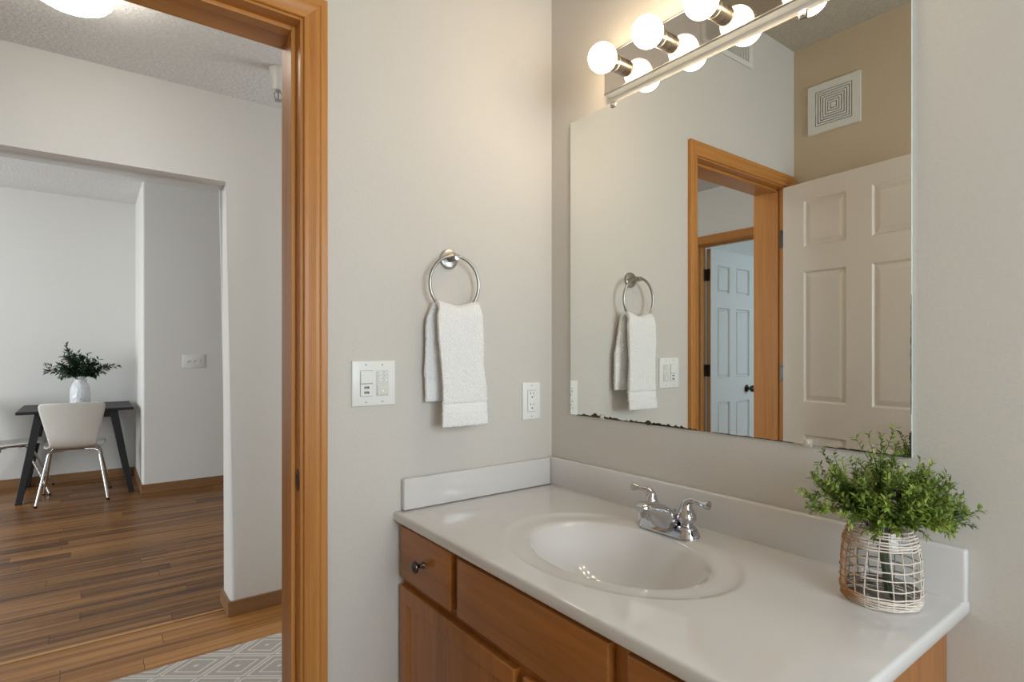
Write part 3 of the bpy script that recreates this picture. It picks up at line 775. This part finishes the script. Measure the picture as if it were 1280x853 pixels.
tex = bpy.data.textures.new('terry_pile', 'CLOUDS'); tex.noise_scale = .0048
dm = o.modifiers.new('pile', 'DISPLACE'); dm.texture = tex; dm.strength = .0036; dm.mid_level = .5
tex2 = bpy.data.textures.new('soft_folds', 'CLOUDS'); tex2.noise_scale = .07
dm = o.modifiers.new('folds', 'DISPLACE'); dm.texture = tex2; dm.strength = .007; dm.mid_level = .5

# ------------------------------------------------------------------ switch plates and outlet
def plate(parent, cx, cz, hw, hh, t_=.006, fn=None, m='white_plastic'):
    bm = bmesh.new(); box(bm, cx-hw, cx+hw, -t_, -.0004, cz-hh, cz+hh)
    es = [e for e in bm.edges if all(v.co.y < -t_+1e-5 for v in e.verts)]
    bmesh.ops.bevel(bm, geom=es, offset=.0028, segments=2, profile=.5, affect='EDGES')
    return obj('cover_plate', bm, M[m], parent, smooth=30)
def screw(bm, x, z, y=-.006):
    lathe(bm, [(0, y-.0009), (.0025, y-.0008), (.0031, y)], (x, 0, z), 'y', 12); box(bm, x-.0024, x+.0024, y-.0011, y-.0007, z-.0004, z+.0004, mi=1)
sp = thing('switch_plate', 'white double switch plate with two charging ports beside the oak doorway', 'light switch', (-.6190, 0, 1.1586))
plate(sp, 0, 0, .0597, .0589)
for x in (-.0225, .0230):
    for z in (-.0485, .0485):
        bm = bmesh.new(); screw(bm, x, z); obj('screw', bm, [M['ivory_plastic'], M['dark']], sp)
bm = bmesh.new(); x = -.0215                 # dark joint round the insert
box(bm, x-.0174, x+.0174, -.0063, -.0058, -.0337, .0337)
obj('insert_joint', bm, plain('plate_shadow_gap', (150, 150, 146), .6), sp)
bm = bmesh.new(); box(bm, x-.0165, x+.0165, -.0085, -.006, -.0005, .0328, .0008, 1)
box(bm, x-.0165, x+.0165, -.0102, -.008, .0005, .0265, .0012, 2)
obj('rocker', bm, M['white_plastic'], sp)
bm = bmesh.new(); box(bm, x-.0165, x+.0165, -.0085, -.006, -.0328, -.0018, .0008, 1)
o = obj('charging_ports', bm, M['white_plastic'], sp)
bm = bmesh.new()
for z in (-.0110, -.0238): box(bm, x-.0066, x+.0066, -.0089, -.0083, z-.003, z+.003)
obj('port_opening', bm, M['dark'], o)
bm = bmesh.new()
for z in (-.0118, -.0246): box(bm, x-.0055, x+.0040, -.0092, -.0088, z-.0007, z+.0012)
obj('port_tongue', bm, M['ivory_plastic'], o)
x = .0225
bm = bmesh.new(); box(bm, x-.0168, x+.0168, -.0078, -.006, -.0335, .0335, .0008, 1)
o = obj('timer_panel', bm, M['ivory_plastic'], sp)
for i in range(3):
    for s in (-1, 1):
        bm = bmesh.new(); box(bm, x+s*.0077-.0062, x+s*.0077+.0062, -.0092, -.0076, .0262-i*.0096-.0036, .0262-i*.0096+.0036, .001, 2)
        box(bm, x+s*.0077-.0062+.001, x+s*.0077-.001, -.0094, -.0091, .0262-i*.0096+.0008, .0262-i*.0096+.0019, mi=1)
        obj('timer_button', bm, [M['white_plastic'], plain('button_print', (120, 120, 118), .6)] if i == 0 and s < 0 else [M['white_plastic'], bpy.data.materials['button_print']], o)
bm = bmesh.new(); box(bm, x-.0150, x+.0150, -.0096, -.0076, -.0318, -.0040, .0015, 2)
obj('timer_button', bm, M['ivory_plastic'], o)
bm = bmesh.new(); lathe(bm, [(.0011, -.0094), (.0011, -.0099), (0, -.0101)], (x+.001, 0, -.0205), 'y', 10)
obj('indicator_light', bm, emit('indicator_glow', (1, 1, .95), 1.5), o)

op = thing('outlet_plate', 'white electrical outlet near the corner right of the towel', 'outlet', (-.0890, 0, 1.0850))
plate(op, 0, 0, .0360, .0589)
for z in (.0485, -.0485):
    bm = bmesh.new(); screw(bm, 0, z); obj('screw', bm, [M['ivory_plastic'], M['dark']], op)
bm = bmesh.new(); box(bm, -.0177, .0177, -.0063, -.0058, -.0342, .0342)
obj('insert_joint', bm, bpy.data.materials['plate_shadow_gap'], op)
bm = bmesh.new(); box(bm, -.0166, .0166, -.0082, -.006, -.0332, .0332, .0008, 1)
o = obj('receptacle', bm, M['white_plastic'], op)
bm = bmesh.new()
for z in (.0195, -.0155):
    box(bm, -.0074, -.0056, -.0086, -.008, z+.0005, z+.0085); box(bm, .0050, .0066, -.0086, -.008, z+.0012, z+.0078)
    lathe(bm, [(.0026, -.0081), (.0026, -.0086), (0, -.0086)], (0, 0, z-.0075), 'y', 12)
lathe(bm, [(.0011, -.0081), (.0011, -.0086), (0, -.0086)], (.0085, 0, .0155), 'y', 8)
obj('slot', bm, M['dark'], o)

# ------------------------------------------------------------------ grilles seen in the mirror
ef = thing('exhaust_fan_grille', 'square white exhaust fan grille with nested square louvers, in the mirror', 'vent', (-1.613, -.1907, 2.4115))
H_ = .1165
bm = bmesh.new()
def frame_x(bm, ho, hi, xa, xb):
    for a, b, c_, d_ in ((-ho, ho, hi, ho), (-ho, ho, -ho, -hi), (-ho, -hi, -hi, hi), (hi, ho, -hi, hi)): box(bm, xa, xb, a, b, c_, d_)
frame_x(bm, H_, .0825, .0005, .012)
obj('frame', bm, M['ivory_plastic'], ef)
obj('backing', B(.0004, .003, -.083, .083, -.083, .083), M['dark'], ef)
bm = bmesh.new()
h = .0790
while h > .016:
    frame_x(bm, h, h-.0072, .003, .011); h -= .0112
box(bm, .003, .011, -h, h, -h, h)
obj('louver', bm, M['ivory_plastic'], ef)
rg = thing('air_register', 'white slotted air register high on the towel wall, in the mirror', 'vent', (-1.045, 0, 2.632))
bm = bmesh.new()
for a, b, c_, d_ in ((-.178, .178, .075, .098), (-.178, .178, -.098, -.075), (-.178, -.150, -.075, .075), (.150, .178, -.075, .075)): box(bm, a, b, -.009, -.0005, c_, d_, .002, 1)
obj('frame', bm, M['ivory_plastic'], rg)
obj('backing', B(-.15, .15, -.002, -.0004, -.075, .075), plain('register_shadow', (96, 90, 82), .8), rg)
bm = bmesh.new()
for i in range(24):
    x = -.144+i*.0125; box(bm, x-.0028, x+.0028, -.0075, -.002, -.075, .075)
obj('louver', bm, M['ivory_plastic'], rg)

# ------------------------------------------------------------------ vase in wicker sleeve with greenery
VX, VY, VZ = -.120, -1.004, CT
va = thing('wicker_vase', 'clear glass vase in an open bleached wicker sleeve on the countertop corner', 'vase', (VX, VY, VZ))
bm = bmesh.new()
def vr(z):                                   # outer radius of the glass
    pts = [(0, .0545), (.012, .0570), (.04, .0575), (.08, .0560), (.105, .0520), (.122, .0465), (.132, .0445)]
    for (a, ra), (b, rb) in zip(pts, pts[1:]):
        if a <= z <= b: return ra+(rb-ra)*(z-a)/(b-a)
    return pts[-1][1]
zs = [0, .006, .012, .025, .04, .06, .08, .095, .105, .115, .122, .132, .137]
prof = [(0, .001)]+[(vr(z), z+.001) for z in zs]+[(.0425, .136)]+[(vr(z)-.0035, z+.001) for z in reversed(zs[1:-1])]+[(0, .007)]
lathe(bm, prof, (0, 0, 0), 'z', 48)
obj('glass', bm, M['vase_glass'], va, smooth=50)
random.seed(11)
bm = bmesh.new()
NV = 20
for k in range(NV):
    a0 = 2*math.pi*k/NV; ph = random.uniform(0, 6)
    pts = []
    for i in range(17):
        z = .004+.124*i/16; r_ = vr(z)+.0024
        a = a0+.035*math.sin(ph+z*34)+random.uniform(-.008, .008)
        pts.append((r_*math.cos(a), r_*math.sin(a), z))
    tube(bm, pts, .00105, 6)
def ring_z(z, amp, r_, wv=0, rad=.0011, tilt=0):
    ph = random.uniform(0, 6); pts = []
    for i in range(60):
        a = 2*math.pi*i/60; zz = z+amp*math.sin(2*a+ph)+tilt*math.cos(a)
        rr_ = vr(max(0, min(.131, zz)))+.0030+wv*(.0012*math.cos(NV/2*a+ph))
        pts.append((rr_*math.cos(a), rr_*math.sin(a), zz))
    tube(bm, pts, rad, 6, closed=True)
for z in (.036, .0515, .067, .0825): ring_z(z, .0012, 0, 1)
for i in range(7): ring_z(.0985+i*.0048, .0009, 0, 1, .0014)
for i in range(6): ring_z(.0035+i*.0036, .0007, 0, 1, .0014)
def wicker_mat():
    m = M['wicker']; nt = m.node_tree; p = nt.nodes['Principled BSDF']
    src = p.inputs['Base Color'].links[0].from_socket
    tc = N(nt, 'ShaderNodeTexCoord'); sx = N(nt, 'ShaderNodeSeparateXYZ'); nt.links.new(tc.outputs['Object'], sx.inputs[0])
    a = N(nt, 'ShaderNodeMath', operation='MULTIPLY_ADD'); a.inputs[1].default_value = -.64; nt.links.new(sx.outputs[0], a.inputs[0])
    b = N(nt, 'ShaderNodeMath', operation='MULTIPLY_ADD'); b.inputs[1].default_value = .77; nt.links.new(sx.outputs[1], b.inputs[0]); nt.links.new(a.outputs[0], b.inputs[2]); a.inputs[2].default_value = 0
    mr = N(nt, 'ShaderNodeMapRange'); mr.inputs[1].default_value = .036; mr.inputs[2].default_value = .056; nt.links.new(b.outputs[0], mr.inputs[0])
    mx = N(nt, 'ShaderNodeMix', data_type='RGBA'); mx.inputs[7].default_value = (*lin((176, 122, 66)), 1)
    nt.links.new(mr.outputs[0], mx.inputs[0]); nt.links.new(src, mx.inputs[6]); nt.links.new(mx.outputs[2], p.inputs['Base Color'])
wicker_mat()
obj('wicker_sleeve', bm, M['wicker'], va, smooth=60)

gr = thing('leafy_sprigs', 'bushy bunch of fresh green sprigs standing in the wicker vase', 'greenery', (VX, VY, VZ))
random.seed(23)
def leaf(bm, p, d, nrm, L_, W_, fold=.35, mi=0):
    d = d.normalized(); s = d.cross(nrm)
    if s.length < 1e-4: s = d.cross(Vector((.2, .5, .8)))
    s.normalize(); nrm = s.cross(d).normalized()
    base = bm.verts.new(p); tip = bm.verts.new(p+d*L_-nrm*L_*.10)
    m1 = bm.verts.new(p+d*L_*.45+nrm*L_*.05)
    l1 = bm.verts.new(p+d*L_*.42+s*W_+nrm*W_*fold); r1 = bm.verts.new(p+d*L_*.42-s*W_+nrm*W_*fold)
    for f in ((base, l1, m1), (base, m1, r1), (l1, tip, m1), (m1, tip, r1)):
        g = bm.faces.new(f); g.material_index = mi; g.smooth = True
def sprig(parent, pts, nl, L_, W_, rad, stem_m, leaf_m, spread=.8, side=0, start=.3, wallx=None):
    path = spline(pts, 10); k = len(path)
    bm = bmesh.new(); tube(bm, path, [rad*(1-.6*i/(k-1)) for i in range(k)], 6)
    bl = bmesh.new()
    def ok(p): return wallx is None or p.x < wallx
    def put(pos, t_, sc):
        up_ = Vector((random.uniform(-.5, .5), random.uniform(-.5, .5), 1))
        a = random.uniform(0, 2*math.pi)
        e1 = t_.cross(up_).normalized(); e2 = t_.cross(e1)
        for q in (0, math.pi):
            dr_ = t_*random.uniform(.5, .9)+(e1*math.cos(a+q)+e2*math.sin(a+q))*spread
            ln = L_*sc*random.uniform(.75, 1.2)
            if ok(pos+dr_.normalized()*ln): leaf(bl, pos, dr_, up_, ln, W_*sc*random.uniform(.8, 1.2))
    for i in range(nl):
        u = start+(1-start)*(i+.5)/nl; q = u*(k-1); j = min(int(q), k-2)
        pos = path[j].lerp(path[j+1], q-j); t_ = (path[j+1]-path[j]).normalized()
        put(pos, t_, 1-.35*max(0, u-.6))
    put(path[-1], (path[-1]-path[-2]).normalized(), .8)
    for s_ in range(side):
        u = random.uniform(start+.1, .92); j = int(u*(k-1)); p0 = path[j]; t_ = (path[min(j+1, k-1)]-path[j-1]).normalized()
        rv = Vector((random.uniform(-1, 1), random.uniform(-1, 1), random.uniform(-.3, 1)))
        d_ = (t_*.9+rv*.7).normalized(); ln = (path[-1]-path[0]).length*random.uniform(.14, .28)
        p1 = p0+d_*ln*.5; p2 = p0+d_*ln+Vector((0, 0, ln*.12))
        if not ok(p2+Vector((.012, 0, 0))): continue
        sub = spline([p0, p1, p2], 5); tube(bm, sub, [rad*.6*(1-.5*i/(len(sub)-1)) for i in range(len(sub))], 5)
        for i in range(1, len(sub), 1 if side > 2 else 2):
            put(sub[i], (sub[i]-sub[i-1]).normalized(), .85)
    sobj = obj('sprig', bm, M[stem_m], parent, smooth=60)
    obj('leaves', bl, M[leaf_m], sobj)
    return sobj
tips = [(-.232, -.921, 1.019), (-.218, -.931, 1.052), (-.193, -.95, 1.063), (-.158, -.976, 1.060), (-.119, -1.006, 1.084), (-.103, -1.017, 1.062), (-.058, -1.058, 1.050), (-.024, -1.085, 1.034), (-.016, -1.108, .978), (-.024, -1.09, .938), (-.222, -.927, .976), (-.200, -.944, 1.034), (-.068, -1.05, 1.047), (-.036, -1.075, 1.004), (-.034, -1.082, .966),
        (-.20, -1.00, 1.02), (-.19, -1.04, 1.00), (-.17, -1.07, .995), (-.13, -1.09, 1.01), (-.15, -1.03, 1.045), (-.09, -1.10, 1.01), (-.10, -.97, 1.045), (-.06, -.98, 1.02), (-.05, -1.03, 1.03), (-.16, -.93, 1.01), (-.12, -.91, 1.0), (-.07, -1.13, .97), (-.20, -.96, .985), (-.21, -1.01, .985), (-.17, -1.05, .965), (-.12, -1.09, .965), (-.13, -1.02, 1.05), (-.17, -.99, 1.03), (-.08, -1.07, 1.035), (-.10, -1.05, 1.05), (-.15, -1.07, 1.02), (-.18, -1.02, .96), (-.09, -1.03, 1.02), (-.14, -1.0, 1.01), (-.12, -1.05, 1.0), (-.19, -1.06, .962), (-.16, -1.09, .955), (-.10, -1.11, .955), (-.215, -.99, .965), (-.20, -1.03, .958), (-.06, -1.10, .955), (-.15, -1.10, .975), (-.17, -1.02, 1.0), (-.19, -.97, 1.005), (-.13, -1.06, 1.02), (-.16, -.96, 1.03), (-.08, -.99, 1.01), (-.11, -1.0, 1.03), (-.05, -1.07, 1.02)]
gsrc = []
for i, tp in enumerate(tips):
    tip = Vector(tp)-Vector((VX, VY, VZ)); tip = Vector((tip.x*.92, tip.y*.92, tip.z+(.012 if i == 4 else -.004) if i in (4, 5) else .139+(tip.z-.139)*.76-.006)); a = random.uniform(0, 6.28)
    hor = Vector((tip.x, tip.y, 0)); hl = hor.normalized() if hor.length > .005 else Vector((.7, .7, 0))
    foot = Vector((.003+.006*math.cos(a), -.012+.006*math.sin(a), .016)); neck = hl*min(.028, hor.length)+Vector((0, 0, .139))
    mid = Vector((.002, -.003, .092))+hl*.008
    b1 = neck.lerp(tip, .45)+Vector((0, 0, .012))
    sprig(gr, [foot, mid, neck, b1, tip], 21, .0140, .0027, .00115, 'stem_green' if i % 3 else 'twig', 'leaf', .85, 5, .56, wallx=-.008-VX)
bm = bmesh.new()
tube(bm, spline([(.002, -.018, .009), (.001, -.010, .05), (0, -.002, .088), (0, 0, .12)], 8), .0042, 10)
obj('main_stem', bm, M['stem_green'], gr, smooth=60)

# ------------------------------------------------------------------ hall: dome lamp, sprinkler, rug
hl_ = thing('ceiling_lamp', 'white glowing dome lamp on the hall ceiling', 'ceiling lamp', (-1.262, .83, HC))
bm = bmesh.new(); lathe(bm, [(0, -.0005), (.105, -.0005), (.108, -.010), (.104, -.030), (.100, -.036)], (0, 0, 0), 'z', 40)
obj('mounting_pan', bm, M['lamp_white'], hl_, smooth=40)
bm = bmesh.new()
lathe(bm, [(.098, -.034), (.106, -.042), (.112, -.055), (.113, -.068), (.109, -.083), (.096, -.099), (.074, -.111), (.040, -.119), (0, -.122)], (0, 0, 0), 'z', 48)
obj('glass_dome', bm, M['dome'], hl_, smooth=60)
sk = thing('fire_sprinkler', 'white cupped fire sprinkler head hanging from the hall ceiling', 'sprinkler', (-.576, 1.10, HC))
bm = bmesh.new(); lathe(bm, [(0, -.0005), (.036, -.0005), (.037, -.004), (.032, -.022), (.026, -.050), (.0235, -.088), (.0215, -.091), (0, -.088)], (0, 0, 0), 'z', 28)
obj('cup', bm, M['white_plastic'], sk, smooth=40)
bm = bmesh.new()
lathe(bm, [(.010, -.086), (.010, -.098), (0, -.098)], (0, 0, 0), 'z', 16)
for s in (-1, 1): tube(bm, spline([(s*.008, 0, -.096), (s*.016, 0, -.110), (s*.014, 0, -.124), (s*.003, 0, -.132)], 5), .0022, 8)
tube(bm, [(0, 0, -.097), (0, 0, -.13)], .003, 8)
lathe(bm, [(0, -.131), (.014, -.132), (.016, -.1345), (0, -.1345)], (0, 0, 0), 'z', 18)
obj('sprinkler_head', bm, M['nickel'], sk, smooth=40)
rug = tag(obj('runner_rug', B(-2.0, .55, .42, 1.183, .0005, .009, .003, 2), M['rug']), 'grey runner rug with pale diamond pattern on the hall floor', 'rug')

# ------------------------------------------------------------------ dining: switch, table, chairs, vase
ts = thing('switch_plate', 'white triple toggle switch plate on the dining room wall', 'light switch', (-.4595, NY, 1.157))
plate(ts, 0, 0, .0895, .0600)
for x in (-.046, 0, .046):
    bm = bmesh.new(); box(bm, x-.0052, x+.0052, -.0075, -.006, -.0125, .0125); 
    box(bm, x-.0045, x+.0045, -.017, -.006, -.001, .009, .0015, 2)
    o = obj('toggle', bm, M['ivory_plastic'], ts)
    for z in (.030, -.030):
        bm = bmesh.new(); screw(bm, x, z); obj('screw', bm, [M['ivory_plastic'], M['dark']], ts)
TX0, TX1, TY0, TY1, TZ = -1.700, -.905, 4.63, 5.395, .752
tb = thing('dining_table', 'black dining table with splayed legs against the far wall', 'table', ((TX0+TX1)/2, (TY0+TY1)/2, 0))
tx, ty = tb.location.x, tb.location.y
obj('tabletop', B(TX0-tx, TX1-tx, TY0-ty, TY1-ty, TZ-.024, TZ, .003, 2), M['black_wood'], tb)
bm = bmesh.new()
hx, hy = (TX1-TX0)/2, (TY1-TY0)/2
for s in (-1, 1):
    box(bm, -hx+.12, hx-.12, s*(hy-.10)-.014, s*(hy-.10)+.014, TZ-.084, TZ-.024); box(bm, s*(hx-.16)-.014, s*(hx-.16)+.014, -hy+.10, hy-.10, TZ-.084, TZ-.024)
obj('apron', bm, M['black_wood'], tb)
for sx_ in (-1, 1):
    for sy_ in (-1, 1):
        bm = bmesh.new()
        top = Vector((sx_*(hx-.145), sy_*(hy-.075), TZ-.024)); bot = Vector((sx_*(hx-.018), sy_*(hy-.02), 0))
        def sec(c, a, b): return [bm.verts.new(c+Vector((u*a, v*b, 0))) for u, v in ((-1, -1), (1, -1), (1, 1), (-1, 1))]
        A = sec(top, .030, .030); Bq = sec(bot, .0215, .030)
        bm.faces.new(A); bm.faces.new(Bq)
        for i in range(4): bm.faces.new((A[i], A[(i+1) % 4], Bq[(i+1) % 4], Bq[i]))
        bmesh.ops.bevel(bm, geom=bm.edges[:], offset=.003, segments=1, affect='EDGES')
        obj('leg', bm, M['black_wood'], tb)
def make_chair(label, loc, rotz, group):
    """local: sits facing +y, origin on the floor below the seat centre"""
    c = thing('dining_chair', label, 'chair', loc, rotz, group)
    prof = [(.235, .438, .150), (.222, .4475, .188), (.190, .453, .205), (.12, .452, .212), (.04, .445, .212), (-.05, .440, .205), (-.115, .442, .185), (-.155, .455, .163), (-.180, .480, .154), (-.197, .520, .1615), (-.210, .570, .173), (-.222, .630, .186), (-.236, .700, .2015), (-.250, .765, .2155), (-.256, .792, .2195), (-.2595, .810, .218), (-.2615, .820, .211), (-.2625, .826, .198), (-.263, .8285, .175)]
    bm = bmesh.new(); G = []; NU = 16
    for y, z, hw in prof:
        row = []
        for i in range(NU+1):
            s = 2*i/NU-1
            cup = .018*s*s if z < .47 else 0
            cb = .022*s*s*min(1, max(0, (z-.47)/.12))
            row.append(bm.verts.new((s*hw, y+cb, z+cup*.5)))
        G.append(row)
    for A, Bq in zip(G, G[1:]):
        for i in range(NU): bm.faces.new((A[i], A[i+1], Bq[i+1], Bq[i]))
    sh = obj('shell', bm, M['shell'], c, smooth=60)
    md = sh.modifiers.new('ply', 'SOLIDIFY'); md.thickness = .011; md.offset = 0
    md = sh.modifiers.new('round', 'SUBSURF'); md.levels = 1; md.render_levels = 1
    bm = bmesh.new(); lathe(bm, [(0, .428), (.085, .428), (.088, .424), (.085, .418), (0, .416)], (0, .02, 0), 'z', 24)
    for s in (-1, 1): tube(bm, [(-.12, .02+s*.045, .421), (.12, .02+s*.045, .421)], .008, 8)
    obj('underframe', bm, M['leg_chrome'], c, smooth=40)
    for sx_ in (-1, 1):
        for sy_ in (-1, 1):
            bm = bmesh.new()
            tube(bm, spline([(sx_*.07, .02+sy_*.05, .418), (sx_*.135, .02+sy_*.085, .417), (sx_*.165, .02+sy_*.105, .398), (sx_*.176, .02+sy_*.115, .35), (sx_*.205, .02+sy_*.185, .18), (sx_*.233, .02+sy_*.245, .012)], 6), .0095, 10)
            lg = obj('leg', bm, M['leg_chrome'], c, smooth=50)
            bm = bmesh.new(); lathe(bm, [(0, 0), (.011, 0), (.012, .004), (.0115, .018), (0, .02)], (sx_*.2345, .02+sy_*.249, 0), 'z', 12)
            obj('rubber_foot', bm, M['rubber'], lg, smooth=40)
    return c
make_chair('off white shell chair seen from behind in front of the black table', (-1.318, 4.645, 0), R(-3), 'dining chairs')
make_chair('off white shell chair tucked in at the left end of the black table', (-1.765, 5.125, 0), R(-90), 'dining chairs')
wv = thing('ceramic_vase', 'white embossed ceramic vase on the black dining table', 'vase', (-1.290, 5.10, TZ))
bm = bmesh.new()
lathe(bm, [(0, .001), (.066, .001), (.072, .006), (.076, .03), (.077, .08), (.075, .13), (.070, .168), (.060, .195), (.050, .212), (.047, .222), (.050, .234), (.052, .240), (.046, .240), (.043, .225), (.050, .20), (.060, .17), (.06, .02), (0, .012)], (0, 0, 0), 'z', 40)
obj('vase_body', bm, M['ceramic'], wv, smooth=50)
gg = thing('dark_foliage', 'dark green leafy branches in the white ceramic vase', 'greenery', (-1.290, 5.10, TZ))
random.seed(5)
ends = [(-.235, -.01, .315), (-.16, .03, .30), (-.15, -.05, .37), (-.10, .02, .44), (-.085, -.05, .50), (-.03, .03, .46), (.02, -.04, .44), (.06, .05, .41), (.10, 0, .40), (.13, -.05, .37), (.20, .03, .34), (.285, 0, .355), (-.08, -.09, .33), (.03, -.10, .35), (-.13, -.03, .26), (.11, .02, .27), (-.04, .06, .40), (-.06, -.07, .42), (.0, -.06, .40), (-.11, -.05, .34), (.07, -.07, .33), (.17, -.02, .30), (-.02, -.02, .36)]
for e in ends:
    e = Vector(e); h_ = Vector((e.x, e.y, 0)).normalized()
    sprig(gg, [(0, 0, .03), h_*.02+Vector((0, 0, .15)), h_*.032+Vector((0, 0, .245)), (h_*.032+Vector((0, 0, .245))).lerp(e, .5)+Vector((0, 0, .025)), e], 14, .056, .0105, .0022, 'stem_green', 'dark_leaf', .8, 2, .52)
